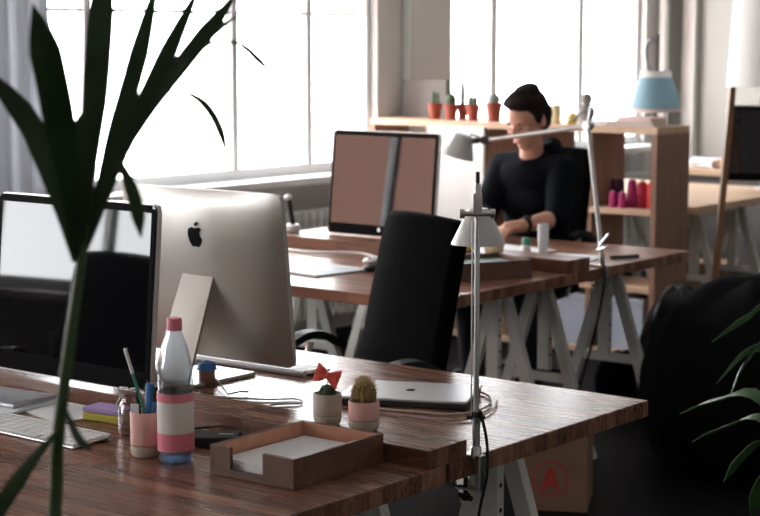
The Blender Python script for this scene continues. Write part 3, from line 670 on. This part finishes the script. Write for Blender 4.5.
# letter tray
def letter_tray(name, label, loc, W, D, H, rz, woodm, inm, notch, ppm, ptop, group=None):
    t = thing(name, label, 'letter tray', loc, rz, group); th = .009; HW, HD_ = W/2, D/2
    G().box((0,0,.004), (W,D,.008)).build('bottom', woodm, t, bevel=.001)
    for s in (-1, 1): G().box((s*(HW-th/2), 0, H/2+.004), (th, D, H-.008)).build('side_wall', woodm, t, bevel=.001)
    G().box((0, HD_-th/2, H/2+.004), (W-2*th-.0005, th, H-.008)).build('back_wall', woodm, t, bevel=.001)
    a = HW-th; y0, y1 = -HD_, -HD_+th
    if notch:
        n0, n1, nz = notch; pl = [(-a,.008),(a,.008),(a,H),(n1,H),(n1,nz),(n0,nz),(n0,H),(-a,H)]
    else: pl = [(-a,.008),(a,.008),(a,H),(-a,H)]
    G().prism(pl, y0, y1).build('front_wall', woodm, t)
    g = G(); g.box((-(HW-th-.001),0,H/2+.006), (.002,D-2*th,H-.014)).box((HW-th-.001,0,H/2+.006), (.002,D-2*th,H-.014)).box((0,HD_-th-.001,H/2+.006), (W-2*th-.004,.002,H-.014))
    g.build('lining', inm, t)
    p = G()
    for k in range(5): p.box((random.uniform(-.002,.002), random.uniform(-.003,.003), .0095+k*ptop/5+ptop/10), (W-.034, D-.034, ptop/5*.9), rz=R(random.uniform(-.7,.7)))
    o = p.build('paper_stack', ppm, None); o.location = loc; o.rotation_euler = (0,0,rz)
    return t, o
t, o = letter_tray('letter_tray', 'brown wooden letter tray with notched front in the foreground', (-.219, -.212, DZ), .216, .285, .060, R(1), TRAYW, TRAYIN, (-.055, .030, .016), PAPER, .022)
tag(o, 'stack of white paper inside the notched wooden letter tray', 'paper')
t, o = letter_tray('letter_tray', 'dark wooden tray on the far desk, behind the steel lamp pole', (-1.592, 2.383, DZ), .24, .306, .066, R(-26.6), TRAYW, TRAYW, None, mat('teal_paper', (.25,.38,.36), .5), .040)
tag(o, 'teal grey sheets lying in the dark tray on the far desk', 'paper')

def pot(name, label, loc, r, h, split, top, bot):
    t = thing(name, label, 'plant pot' if 'cactus' in name else 'cup', loc); zs = h*split
    G().lathe([(r*.82,0),(r*.94,.004),(r,.014),(r,zs),(r*.95,zs),(r*.1,zs)]).build('lower_cup', bot, t, smooth=True)
    G().lathe([(r*.96,zs+.0006),(r*1.01,zs+.002),(r*1.01,h-.002),(r*.98,h),(r*.90,h),(r*.88,zs+.008),(r*.1,zs+.008)]).build('upper_cup', top, t, smooth=True)
    return t
t = pot('cactus_pot', 'beige pot with a small dark cactus and a red bow, on the near plank', (-.322, .004, .7805), .0305, .066, .30, BEIGE, BEIGE2)
t['category'] = 'potted cactus'
G().lathe([(.0265,.054),(.002,.060)]).build('soil', SOIL, t)
g = G(); random.seed(3)
for k in range(11): a = k*2.4; rr = .013*math.sqrt(k/11)+.001; g.ell((rr*math.cos(a), rr*math.sin(a), .064+.010*(1-k/14)), (.0075,.0075,.011), 10, 7)
g.build('cactus', CACT, t, smooth=True)
g = G()
for s in (-1, 1):
    n = 8; rows = []
    for i in range(n+1):
        u = i/n; hh = .008+.0125*u**.7; rows.append([Vector((s*(.003+.024*u), .004*math.sin(v*4+u*3), hh*v)) for v in (-1,-.5,0,.5,1)])
    fr = [[g.b.verts.new(p+Vector((0,-.004-.003*math.sin(3.1*i/n),0))) for p in r_] for i, r_ in enumerate(rows)]; bk_ = [[g.b.verts.new(p+Vector((0,.004+.003*math.sin(3.1*i/n),0))) for p in r_] for i, r_ in enumerate(rows)]
    for i in range(n):
        for j in range(4): g._f([fr[i][j], fr[i+1][j], fr[i+1][j+1], fr[i][j+1]]); g._f([bk_[i][j], bk_[i][j+1], bk_[i+1][j+1], bk_[i+1][j]])
        g._f([fr[i][0], bk_[i][0], bk_[i+1][0], fr[i+1][0]]); g._f([fr[i][4], fr[i+1][4], bk_[i+1][4], bk_[i][4]])
    for j in range(4): g._f([fr[n][j], bk_[n][j], bk_[n][j+1], fr[n][j+1]]); g._f([fr[0][j], fr[0][j+1], bk_[0][j+1], bk_[0][j]])
g.ell((0,0,0), (.006,.007,.008), 12, 8)
MB_ = Matrix.Translation((.002,-.002,.104)) @ Matrix.Rotation(R(38), 4, 'Z') @ Matrix.Rotation(R(20), 4, 'Y')
bmesh.ops.transform(g.b, matrix=MB_, verts=g.b.verts[:])
BW = g.build('bow', RED, t, smooth=True); G().tube([(0,0,.07), (.002,-.001,.098)], .0012, 6).build('bow_pin', CHROME, BW)
t = pot('cactus_pot', 'pink and beige pot with a golden spined ball cactus, on the near plank', (-.222, .004, .7805), .0325, .062, .36, PINK, BEIGE2)
t['category'] = 'potted cactus'
G().lathe([(.028,.052),(.002,.057)]).build('soil', SOIL, t)
g = G(); nr = 26
prof = [(.012,.052),(.020,.058),(.0245,.070),(.0245,.082),(.020,.094),(.012,.102),(.002,.105)]
rings = []
for r_, z in prof:
    rings.append([g.b.verts.new(Vector((r_*(1+.10*math.cos(k*math.pi))*math.cos(2*math.pi*k/nr), r_*(1+.10*math.cos(k*math.pi))*math.sin(2*math.pi*k/nr), z))) for k in range(nr)])
for i in range(len(rings)-1):
    for k in range(nr): g._f([rings[i][k], rings[i][(k+1)%nr], rings[i+1][(k+1)%nr], rings[i+1][k]])
g._f(rings[0][::-1]); g._f(rings[-1])
CA = g.build('cactus', CACTB, t, smooth=True)
g = G(); random.seed(5)
for k in range(900):
    th_ = random.uniform(0, 2*math.pi); ph = random.uniform(-.35, 1.5); d = Vector((math.cos(th_)*math.cos(ph), math.sin(th_)*math.cos(ph), math.sin(ph)))
    p = Vector((0,0,.078))+Vector((d.x*.025, d.y*.025, d.z*.027)); q = p+(d+Vector((random.uniform(-.5,.5),random.uniform(-.5,.5),random.uniform(-.3,.5))))*random.uniform(.006,.014)
    v = [g.b.verts.new(p+Vector(o_)*.00055) for o_ in ((1,0,0),(-.5,.8,0),(-.5,-.8,.3))]; e_ = g.b.verts.new(q)
    g._f(v); [g._f([v[i], v[(i+1)%3], e_]) for i in range(3)]
o = g.build('spines', SPINE, CA); o['kind'] = 'stuff'

# pen pot and pens
pp = (-.535, -.325, DZ)
t = pot('pen_pot', 'tall pink and beige cup holding pens, on the near desk', pp, .0325, .094, .26, PINK, BEIGE2)
def pen(label, base, top, r, m, cap=None, name='pen'):
    base = Vector(base); top = Vector(top); t = thing(name, label, 'pen', base, 0, 'pens in the pink cup')
    d = top-base; G().tube([Vector((0,0,0)), d*.04, d], [r*.3, r, r], 10).build('barrel', m, t, smooth=True)
    if cap: G().tube([d*.72, d*1.0, d*1.01], [r*1.18, r*1.18, r*.8], 10).build('cap', cap, t, smooth=True)
z0 = .7405+.040
pen('long green and white striped pencil leaning left out of the cup', (pp[0]+.014, pp[1]+.004, z0), Vector(at(125, 349, 'y', -.34)), .0032, GREEN, LWHITE, 'pencil')
pen('thick blue marker in the cup', (pp[0]-.004, pp[1]+.004, z0), (pp[0]+.004, pp[1]+.010, z0+.110), .0075, BLUE, BLUE, 'marker')
pen('slim blue pen beside the marker in the cup', (pp[0]+.010, pp[1]+.008, z0), (pp[0]+.020, pp[1]+.010, z0+.104), .0042, BLUE, BLACKP)
pen('black pen at the left of the blue marker in the cup', (pp[0]-.012, pp[1]-.006, z0), (pp[0]-.020, pp[1]-.004, z0+.102), .0040, BLACKP, BLACKP)
tag(G().box((pp[0]-.010, pp[1]-.022, z0+.035), (.018, .0025, .072), rz=R(20)).build('paper_card', PAPERB), 'small pale card standing in the pink pen cup', 'card')

# bottle
t = thing('water_bottle', 'clear plastic water bottle with pink and white label, beside the pen pot', 'bottle', (-.449, -.325, DZ))
G().lathe([(.020,.004),(.031,0),(.0365,.010),(.037,.055),(.0355,.060),(.037,.066),(.037,.150),(.0355,.156),(.037,.165),(.035,.200),(.026,.240),(.015,.268),(.0135,.292),(.012,.292),(.0132,.266),(.0245,.238),(.0335,.199),(.0355,.16),(.0355,.012),(.030,.003)], seg=36).build('body', BOTTLE, t, smooth=True)
G().lathe([(.001,.005),(.030,.005),(.0352,.013),(.0352,.024),(.001,.024)], seg=36).build('water', BOTBASE, t, smooth=True)
lb_ = G().lathe([(.0376,.027),(.0376,.146),(.0373,.146),(.0373,.027)], seg=36).build('label_sleeve', LWHITE, t, smooth=True)
for a, b_ in ((.027,.064), (.128,.146)): G().lathe([(.0379,a),(.0379,b_),(.0376,b_),(.0376,a)], seg=36).build('label_band', LPINK, lb_, smooth=True)
G().lathe([(.0155,.272),(.0155,.294),(.014,.297),(.001,.297)], seg=24).build('cap', LPINK, t, smooth=True)

# glass jar
t = thing('glass_jar', 'clear glass jar with a clip, between the yellow sponge and the pink cup', 'jar', (-.690, -.215, DZ))
G().lathe([(.024,0),(.030,.005),(.032,.02),(.032,.062),(.024,.078),(.022,.082),(.024,.092),(.0215,.092),(.0195,.082),(.0215,.077),(.0295,.06),(.0295,.02),(.026,.008),(.001,.006)], seg=32).build('body', JARG, t, smooth=True)
G().lathe([(.0255,.092),(.0255,.099),(.020,.102),(.001,.102)], seg=32).build('lid', JARG, t, smooth=True)
G().tube([(-.026,-.01,.082), (-.032,-.01,.095), (-.028,-.01,.106), (.0,-.012,.108)], .0014, 6).tube([(-.026,-.012,.082), (-.036,-.012,.070), (-.030,-.012,.052)], .0014, 6).build('wire_clip', CHROME, t, smooth=True)
# sponge block
t = thing('sponge', 'yellow sponge with a lilac top behind the white keyboard', 'sponge', (-.850, -.135, DZ), R(8))
G().box((0,0,.009), (.105,.062,.018)).build('yellow_layer', mat('yellow_foam', (.62,.55,.10), .9, bump=.5, bscale=200), t, bevel=.003); G().box((0,0,.0245), (.105,.062,.012)).build('lilac_layer', PURP, t, bevel=.003)
# keyboards
def keyboard(label, loc, rz):
    t = thing('keyboard', label, 'keyboard', loc, rz, 'slim white keyboards')
    Mk = Matrix.Rotation(R(3.5), 4, 'X'); g = G(); g.box((0,0,.007), (.43,.115,.006), M=Mk); g.build('tray', ALUL, t, bevel=.0025)
    g = G().tube([(-.215,.048,.0082), (.215,.048,.0082)], .008, 14); g.build('battery_tube', ALUL, t, smooth=True)
    g = G()
    for r_ in range(6):
        n = 14 if r_ else 1; ys_ = -.046+r_*.0182
        if r_ == 0: keys = [(-.19,.022),(-.165,.022),(-.14,.022),(-.112,.028),(-.04,.105),(.03,.028),(.057,.022),(.08,.016),(.11,.016),(.13,.016),(.15,.016),(.19,.04)]
        else: keys = [(-.200+.0305*k, .0262) for k in range(14)]
        for x, wd in keys: g.box(Mk @ Vector((x, ys_, .0118)), (wd, .0155 if r_ < 5 else .009, .0030), M=Mk)
    g.build('keys', WHITE, t)
keyboard('slim white keyboard on the near desk, partly cut by the left edge', (-.905, -.325, DZ), R(-1))
keyboard('slim white keyboard lying behind the silver computer\'s screen', (-1.045, .565, DZ), R(181))
# slate tablet, papers
t = thing('tablet', 'pale grey tablet lying on a white folder at the left edge of the near desk', 'tablet', (-1.185, -.155, DZ), R(6))
G().box((0,0,.003), (.23,.19,.006)).build('folder', PAPERB, t, bevel=.001); G().box((-.01,.01,.0105), (.20,.15,.009)).build('slab', ALUL, t, bevel=.003); G().box((-.01,.01,.0153), (.18,.13,.0008)).build('display', mat('dull_display', (.25,.28,.32), .15), t)
tag(G().box((-.990, -.150, DZ+.0012), (.19, .13, .0024), rz=R(-14)).build('paper_sheet', PAPER), 'white sheet of paper under the edge of the sponge', 'paper')
# hard disk and cables
hd = thing('hard_drive', 'flat black hard drive with cable behind the letter tray', 'hard drive', (-.500, -.165, DZ), R(35))
G().box((0,0,.011), (.115,.075,.022)).build('case', BLACKP, hd, bevel=.005); G().box((.03,.0,.0223), (.03,.006,.0006)).build('silver_mark', ALUL, hd)
def cable(label, pts, r, m, name='cable'):
    p = bez([Vector(q) for q in pts], max(24, len(pts)*8)); tag(G().tube(p, r, 8).build(name, m, smooth=True), label, 'cable')
cable('black cable looping from the hard drive on the near desk', [(-.545,-.195,DZ+.012), (-.60,-.16,DZ+.010), (-.58,-.085,DZ+.012), (-.50,-.075,DZ+.018), (-.43,-.09,DZ+.010), (-.40,-.12,DZ+.004)], .0025, BLACKP)
cable('long pale cable lying along the near plank under the black screen', [(-1.42,-.078,DZ+.004), (-1.25,-.080,DZ+.004), (-1.12,-.085,DZ+.004), (-1.02,-.082,DZ+.004), (-.93,-.079,DZ+.004), (-.86,-.079,DZ+.02)], .0032, LWHITE)
cable('white cable looping behind the near plank towards the bow pot', [(-.95,.20,DZ+.003), (-.84,.19,DZ+.003), (-.72,.24,DZ+.003), (-.66,.29,DZ+.003), (-.62,.26,DZ+.003), (-.66,.20,DZ+.003), (-.58,.15,DZ+.003), (-.46,.17,DZ+.003), (-.40,.22,DZ+.003)], .0022, mat('grey_cable', (.35,.34,.33), .5))
def cz(*q): return [at(x, y, 'z', DZ+.004) for x, y in q]
cable('thin pale cable lying in front of the closed laptop', cz((350,404),(385,409),(420,412),(450,414),(475,411),(489,405),(490,398),(483,393),(472,392)), .0026, mat('pale_pink_cable', (.55,.43,.38), .5))
cable('pinkish cable running past the laptop to the lamp clamp', cz((350,410),(385,413),(420,417),(450,420),(478,417),(494,408),(497,400)), .0022, mat('pink_cable', (.50,.33,.29), .5))
# laptop
lt = thing('laptop', 'closed silver laptop on the near desk, right of the cactus pots', 'laptop', (-.455, .475, DZ), R(25))
G().box((0,0,.0068), (.306,.208,.0125)).build('base', mat('shaded_laptop_base', (.03,.03,.03), .5), lt, bevel=.003); ld = G().box((0,0,.0170), (.31,.212,.0075)).build('lid', ALUL, lt, bevel=.003)  # shadow beneath the silver laptop put into the near-black base colour
g = G(); g.prism([(x*.036, z*.036) for x, z in [(0,-.30),(.10,-.33),(.20,-.30),(.28,-.18),(.31,-.05),(.23,.0),(.19,.08),(.20,.17),(.28,.25),(.22,.31),(.12,.32),(.03,.28),(-.05,.29),(-.15,.32),(-.26,.27),(-.31,.14),(-.30,-.02),(-.24,-.18),(-.16,-.29),(-.08,-.33)]], .0, .0006, Matrix.Rotation(R(90), 4, 'X'), (0,0,.0210)); g.build('logo', LOGO, ld)
for x in (-.13, .13):
    for y in (-.085, .085): G().tube([(x,y,0), (x,y,.002)], .006, 10).build('foot', BLACKP, lt)
# small jar with blue lid by the silver computer
t = thing('small_jar', 'small brownish jar with a blue cloth lid, behind the water bottle', 'jar', (at(207,385,'z',DZ).x, at(207,385,'z',DZ).y, DZ))
G().lathe([(.018,0),(.021,.004),(.021,.036),(.017,.042)], seg=24).build('jar', mat('brown_glass', (.30,.17,.12), .3), t, smooth=True)
G().lathe([(.019,.042),(.026,.040),(.020,.056),(.006,.062),(.001,.062)], seg=24).build('lid', BLUE, t, smooth=True)
a = at(205, 372, 'z', DZ); b_ = at(228, 396, 'z', DZ); c_ = at(248, 394, 'z', DZ)
sp = thing('glasses', 'thin framed eyeglasses with dark temples, lying in front of the silver computer', 'glasses', (b_.x, b_.y, DZ))
G().tube([Vector((0,0,.004)), (c_-b_)*.6+Vector((0,0,.008)), (c_-b_)+Vector((0,0,.006))], [.002,.002,.003], 8).build('temple', BLACKP, sp, smooth=True)
G().tube([Vector((0,0,.004)), (a-b_)*.5+Vector((0,0,.012)), (a-b_)*.9+Vector((0,0,.004))], [.002,.0025,.002], 8).build('temple', BLACKP, sp, smooth=True)

# ------------------------------------------------------------------ far desk things
t = thing('magazine', 'open pale magazine lying on the far desk behind the silver computer', 'magazine', (-2.22, 2.14, DZ), R(-6))
for s in (-1, 1):
    o = G().box((s*.105,0,.004), (.208,.27,.008)).build('page_block', PAPERB, t, bevel=.002); G().box((s*.10,.02,.0083), (.15,.14,.0006)).build('picture', mat('pale_print', (.45,.52,.56), .5), o)
for x, y, rz, lb, m in ((-2.12, 2.42, 25, 'white computer mouse on the far desk, left of the black chair', WHITE), (-1.99, 2.27, 10, 'black computer mouse on the far desk beside the black chair', BLACKP)):
    t = thing('computer_mouse', lb, 'mouse', (x, y, DZ), R(rz), 'mice on the far desk')
    G().ell((0,0,.013), (.032,.056,.013)).build('shell', m, t, smooth=True); G().tube([(-.004,-.03,.0235), (.004,-.03,.0235)], .004, 8).build('wheel', BLACKP, t)
cable('pale thick cable curling on the far desk before the riser plank', [(-2.9,2.52,DZ+.006), (-2.75,2.56,DZ+.006), (-2.60,2.52,DZ+.006), (-2.45,2.50,DZ+.012), (-2.30,2.56,DZ+.014), (-2.15,2.52,DZ+.006)], .006, LWHITE)
q = at(305, 236, 'z', .7905)
t = thing('phone_handset', 'small black handset with white knob and round white base on the far plank', 'handset', (-2.80, 2.725, .7905))
G().lathe([(.028,0),(.036,.008),(.036,.026),(.028,.034)], (.012,0,0)).build('base', WHITE, t, smooth=True)
G().tube([(.016,0,.030), (-.006,0,.135)], .011, 12).build('stem', BLACKP, t, smooth=True); G().ell((-.009,0,.146), (.018,.018,.014)).build('knob', WHITE, t, smooth=True)
def small(name, label, cat, px, py, prof, m, capprof=None, capm=None, z=DZ):
    a = at(px, py, 'z', z); t = thing(name, label, cat, (a.x, a.y, z)); G().lathe(prof, seg=24).build('body', m, t, smooth=True)
    if capprof: G().lathe(capprof, seg=24).build('cap', capm, t, smooth=True)
small('paint_pot', 'small yellow pot on the far plank under the near lamp shade', 'pot', 467, 251, [(.020,0),(.028,.006),(.028,.034),(.024,.040)], YEL, [(.026,.036),(.026,.046),(.002,.048)], CREAM, .7905)
small('cream_jar', 'cream coloured jar on the far plank, right of the steel pole', 'jar', 494, 252, [(.034,0),(.038,.006),(.038,.050),(.032,.060)], CREAM, [(.034,.055),(.034,.066),(.002,.068)], BEIGE, .7905)
small('glue_bottle', 'small white bottle with a green cap in front of the person\'s arm', 'bottle', 526, 256, [(.015,0),(.019,.004),(.019,.040),(.016,.045)], LWHITE, [(.017,.040),(.017,.066),(.012,.072),(.002,.072)], GREEN)
small('tall_tumbler', 'tall narrow white tumbler standing beside the green capped bottle', 'tumbler', 543, 255, [(.014,0),(.020,.004),(.023,.125),(.020,.125),(.016,.01)], mat('frosted_white', (.62,.64,.66), .4))
a = at(588, 262, 'z', DZ)
tag(G().box((-1.60, 3.00, DZ+.0015), (.21, .30, .003), rz=R(10)).build('paper_sheet', PAPER), 'white sheets of paper on the far desk beside the lamp clamp', 'paper')
tag(G().box((-1.95, 3.13, DZ+.0015), (.30, .21, .003), rz=R(-8)).build('paper_sheet', PAPER), 'sheet of paper in front of the person\'s hands', 'paper')
t = thing('marker', 'dark marker lying near the right corner of the person\'s desk', 'pen', (-1.44, 3.16, DZ), R(60), None)
G().tube([(-.06,0,.007), (.035,0,.007)], .0068, 10).build('barrel', BLACKP, t, smooth=True); G().tube([(.03,0,.007), (.066,0,.007)], .0072, 10).build('cap', BLACKP, t, smooth=True)

# ------------------------------------------------------------------ floor things
B0 = at(550, 511, 'z', 0)
t = thing('cardboard_box', 'brown cardboard box with a red letter A in a circle, on the floor', 'box', (B0.x-.13*math.sin(R(27)), B0.y+.13*math.cos(R(27)), 0), R(27))
G().box((0,0,.15), (.25,.26,.30)).build('carton', CARD, t, bevel=.002)
G().box((0,0,.3005), (.25,.05,.001)).build('tape', mat('brown_tape', (.30,.18,.09), .3), t)
for M_, nm in ((Matrix.Identity(4), 0),):
    cc = (0, 0, .112); A = .038
    g = G(); poly = [(-.8,-1),(-.42,-1),(-.28,-.55),(.28,-.55),(.42,-1),(.8,-1),(.24,1),(-.24,1)]
    # letter A: two legs, bar and apex, as four flat pieces
    for pl in ([(-.80,-1),(-.38,-1),(.02,.55),(-.0,1),(-.24,1)], [(.80,-1),(.24,1),(0,1),(-.02,.55),(.38,-1)], [(-.28,-.60),(.28,-.60),(.19,-.22),(-.19,-.22)]):
        g.prism([(x*A, z*A) for x, z in pl], -.1312, -.1298, M_, cc)
    g.build('printed_letter', INK, t)
    g = G()
    for k in range(40):
        a0 = 2*math.pi*k/40; a1 = 2*math.pi*(k+1)/40; r0, r1 = .057, .062
        g.prism([(r0*math.cos(a0), r0*math.sin(a0)), (r1*math.cos(a0), r1*math.sin(a0)), (r1*math.cos(a1), r1*math.sin(a1)), (r0*math.cos(a1), r0*math.sin(a1))], -.1312, -.1298, M_, cc)
    g.build('printed_circle', INK, t)

def sack(name, label, cat, loc, rx, ry, h, m, top, seed, parts=None):
    random.seed(seed); t = thing(name, label, cat, loc); g = G(); nu, nv = 48, 26; rows = []
    ph = [random.uniform(0, 6.28) for _ in range(8)]
    for j in range(nv+1):
        v = j/nv; z = h*v; prof = (math.sin(math.pi*min(1, .5+.5*(1-v))**1.0)) if False else None
        rr = (1-abs(2*(v**.8)-.75)**2.6*.42) if v < .75 else None
        rr = math.sqrt(max(0, 1-((v-.36)/.66)**2)) if v > .36 else math.sqrt(max(0, 1-((.36-v)/.72)**2))
        row = []
        for i in range(nu):
            a = 2*math.pi*i/nu
            wr = 1+.030*math.sin(3*a+ph[0]+2*v)+.022*math.sin(7*a+ph[1]+5*v)*(.3+v)+.015*math.sin(13*a+ph[2]-4*v)*v
            row.append(g.b.verts.new(Vector((rx*rr*wr*math.cos(a)+top*rx*v*v, ry*rr*wr*math.sin(a), z*(1+.02*math.sin(5*a+ph[3])*v)))))
        rows.append(row)
    for j in range(nv):
        for i in range(nu): g._f([rows[j][i], rows[j][(i+1)%nu], rows[j+1][(i+1)%nu], rows[j+1][i]])
    g._f(rows[0][::-1]); g._f(rows[-1])
    g.build('body', m, t, smooth=True); return t
bb = sack('bean_bag', 'large black bean bag chair on the floor at the right, behind the palm leaves', 'bean bag', (-.86, 3.20, 0), .46, .44, .70, BEAN, -.10, 2)
g = G().tube(bez([Vector((-.46,0,.22)), Vector((-.40,.0,.46)), Vector((-.22,0,.66)), Vector((-.04,0,.705))], 16), .004, 6); g.build('seam', BLACKF, bb)
pb = sack('plastic_bag', 'crumpled black plastic bag lying behind the top of the bean bag', 'bag', (at(677,288,'y',3.80).x, 3.80, 0), .17, .17, .55, PLBAG, .1, 5)
sack('backpack', 'dark soft bag on the floor under the far desk, left of the bean bag', 'bag', (-1.86, 3.90, 0), .13, .12, .22, BLACKF, .0, 9)

# ------------------------------------------------------------------ right side: floor lamp, low table, boxes
sh0 = at(731, 86, 'y', 5.12); ft = at(708, 350, 'y', 5.00)
tl = thing('floor_lamp', 'floor lamp with large white shade and wooden legs, cut by the right edge', 'lamp', (sh0.x+.20, 5.12, 0))
o_ = tl.location.copy()
for p0, p1 in ((Vector((ft.x, 5.00, 0))-o_, Vector((-.165,-.05,sh0.z+.014))), (Vector((.34,-.16,0)), Vector((.15,-.06,sh0.z+.014))), (Vector((.14,.40,0)), Vector((.05,.14,sh0.z+.014)))):
    G().bar(p0, p1, .030, .030).build('leg', POLEW, tl, bevel=.004)
G().lathe([(.002,sh0.z+.012),(.180,sh0.z+.012),(.180,sh0.z+.024),(.002,sh0.z+.024)]).build('top_plate', POLEW, tl, smooth=True)
G().lathe([(.20,sh0.z),(.165,sh0.z+.60),(.163,sh0.z+.60),(.198,sh0.z)], seg=48).build('lamp_shade', FABW, tl, smooth=True)
G().tube([(0,0,sh0.z-.02), (0,0,sh0.z+.30)], .010, 10).build('stem', CHROME, tl, smooth=True)
c = at(715, 272, 'x', -2.55)
t = thing('cardboard_box', 'plain brown cardboard box on the floor beneath the pale desk', 'box', (-2.90, 6.75, 0), R(4))
G().box((0,0,.13), (.24,.26,.26)).build('carton', CARD, t, bevel=.002); G().box((0,0,.2605), (.24,.05,.001)).build('tape', mat('brown_tape', (.30,.18,.09), .3), t)
t = thing('low_cabinet', 'wooden cabinet against the back wall with a clutter of papers on top', 'cabinet', (-3.20, 7.78, 0))
G().box((0,0,.73), (.80,.50,.04)).build('top_board', BIRCH, t, bevel=.002); G().box((0,.0,.39), (.76,.46,.64)).build('carcass', mat('dark_cabinet', (.08,.07,.065), .6), t, bevel=.002)
for s in (-1, 1): G().box((s*.19,-.235,.38), (.36,.012,.58)).build('door', mat('dark_cabinet_door', (.10,.09,.085), .6), t, bevel=.002)
for s in (-1, 1):
    for e in (-1, 1): G().box((s*.34,e*.19,.035), (.05,.05,.07)).build('foot', BLACKP, t)
random.seed(11)
for k, (dx, dy, sz, col, lb) in enumerate(((-.26,-.1,(.18,.15,.05),(.75,.77,.80),'white folded paper bundle on the back cabinet, left'), (-.04,-.12,(.13,.12,.07),(.62,.28,.12),'orange brown packet on the back cabinet'), (.18,-.10,(.19,.14,.06),(.70,.74,.78),'pale plastic wrap bundle on the back cabinet, right'), (.02,.12,(.24,.10,.10),(.30,.40,.42),'blue grey cloth bundle at the back of the cabinet'))):
    g = G(); g.box((0,0,0), sz, rz=R(random.uniform(-25,25))); bmesh.ops.subdivide_edges(g.b, edges=g.b.edges[:], cuts=4, use_grid_fill=True)
    for v in g.b.verts: v.co += Vector((random.uniform(-1,1), random.uniform(-1,1), random.uniform(-1,1)))*.010; 
    zmin = min(v.co.z for v in g.b.verts)
    o = g.build('bundle', mat('bundle_%d' % k, col, .6), smooth=True); o.location = (-3.20+dx, 7.78+dy, .7505-zmin); tag(o, lb, 'bundle', 'bundles on the back cabinet')
t = thing('picture_frame', 'thin black frame leaning on the back wall behind the floor lamp leg', 'picture frame', (-3.02, 7.98, .7505))
g = G().box((0,0,.006), (.40,.018,.012)).box((0,0,.46), (.40,.018,.012)).box((-.194,0,.233), (.012,.018,.466)).box((.194,0,.233), (.012,.018,.466)); g.build('frame', BLACKP, t)
G().box((0,.004,.233), (.376,.006,.442)).build('backing', mat('pale_board', (.50,.50,.48), .8), t)

# ------------------------------------------------------------------ palms
def palm(label, crown, potxy, leaves, stems, m, potlabel=None):
    t = thing('potted_palm', label, 'plant', (potxy[0], potxy[1], 0)); off = t.location.copy()
    G().lathe([(.11,0),(.15,.26),(.16,.26),(.16,.29),(.14,.29),(.13,.25),(.01,.25)]).build('pot', BEIGE, t, smooth=True)
    G().lathe([(.13,.24),(.01,.255)]).build('soil', SOIL, t)
    for s_ in stems:
        pts = [Vector(p) for p in s_[0]]; p = bez(pts, 20); n = len(p)
        G().tube([q-off for q in p], [s_[1]+(s_[2]-s_[1])*i/(n-1) for i in range(n)], 10).build('stem', STEM, t, smooth=True)
    for lf in leaves:
        pts, wd, side = lf[:3]
        G().leaf([Vector(q)-off for q in pts], wd, side).build('leaf', m, t, smooth=True)
    return t
def D(px, py, d): return at(px, py, 'd', d)
sideR = Vector((.786, .618, .0)); 
CR = D(80, 268, 2.0)
lv = [
 ([D(78,262,2.0), D(88,170,1.98), D(96,90,1.97), D(101,20,1.98), D(106,-60,2.02)], .030, sideR),
 ([D(76,262,2.0), D(72,200,1.97), D(60,120,1.93), D(47,55,1.90), D(33,4,1.89)], .036, sideR),
 ([D(74,258,2.0), D(64,215,2.02), D(46,160,2.05), D(24,115,2.07), D(-25,60,2.09)], .028, sideR),
 ([D(80,262,2.0), D(100,195,2.02), D(118,130,2.05), D(138,60,2.08), D(160,-30,2.12)], .023, sideR),
 ([D(82,260,2.0), D(104,200,2.0), D(122,150,2.0), D(146,100,2.0), D(172,45,2.0), D(205,-25,2.0)], .021, sideR),
 ([D(120,160,2.0), D(150,110,2.03), D(180,68,2.06), D(205,36,2.08), D(240,-10,2.10)], .022, sideR),
 ([D(112,150,2.0), D(126,175,1.98), D(136,205,1.97), D(141,238,1.97)], .016, sideR),
 ([D(158,95,2.0), D(182,92,2.02), D(205,105,2.04), D(220,130,2.05), D(228,160,2.06)], .010, sideR),
 ([D(190,60,2.06), D(215,42,2.10), D(240,45,2.14), D(258,60,2.17), D(274,76,2.19)], .008, sideR),
 ([D(150,110,2.0), D(175,75,2.04), D(206,40,2.10), D(240,14,2.16)], .012, sideR),
 ([D(80,262,2.0), D(84,215,2.03), D(80,150,2.05), D(84,110,2.06)], .030, sideR),
 ([D(62,400,2.02), D(72,425,2.0), D(80,440,1.98), D(92,450,1.97)], .010, sideR),
 ([D(58,430,2.02), D(30,462,1.98), D(4,500,1.95), D(-20,540,1.93)], .020, sideR),
]
palm('tall potted palm in the left foreground, broad dark leaves fanning against the window', CR, (.56, -1.62), lv,
     [([ (.56,-1.62,.25), D(52,560,2.05), D(58,440,2.03), D(70,340,2.01), CR, D(84,225,2.0) ], .009, .005)], LEAF)
c2 = D(800, 480, 3.2)
lv = []
for pts, wd in (((( 800,470),(760,398),(715,402),(680,414)), .030), (((800,475),(765,420),(725,428),(692,442)), .026), (((800,480),(770,440),(745,456),(724,482)), .026),
                (((800,470),(770,360),(745,352),(716,384)), .015), (((800,470),(775,345),(745,362),(730,396)), .012), (((800,470),(770,318),(745,318),(712,342)), .014), (((800,480),(775,470),(760,490),(752,520)), .03)):
    lv.append(([D(x, y, 3.2+.06*i*(1 if wd > .02 else -1)) for i, (x, y) in enumerate(pts)], wd, sideR+Vector((0,0,.4)) if wd > .02 else Vector((.3,.2,1))))
palm('low potted palm at the lower right corner, bright green leaf tips', c2, (c2.x+.02, c2.y, 0), lv, [([(c2.x+.02, c2.y, .25), (c2.x, c2.y, .5), c2], .016, .012)], LEAFR)
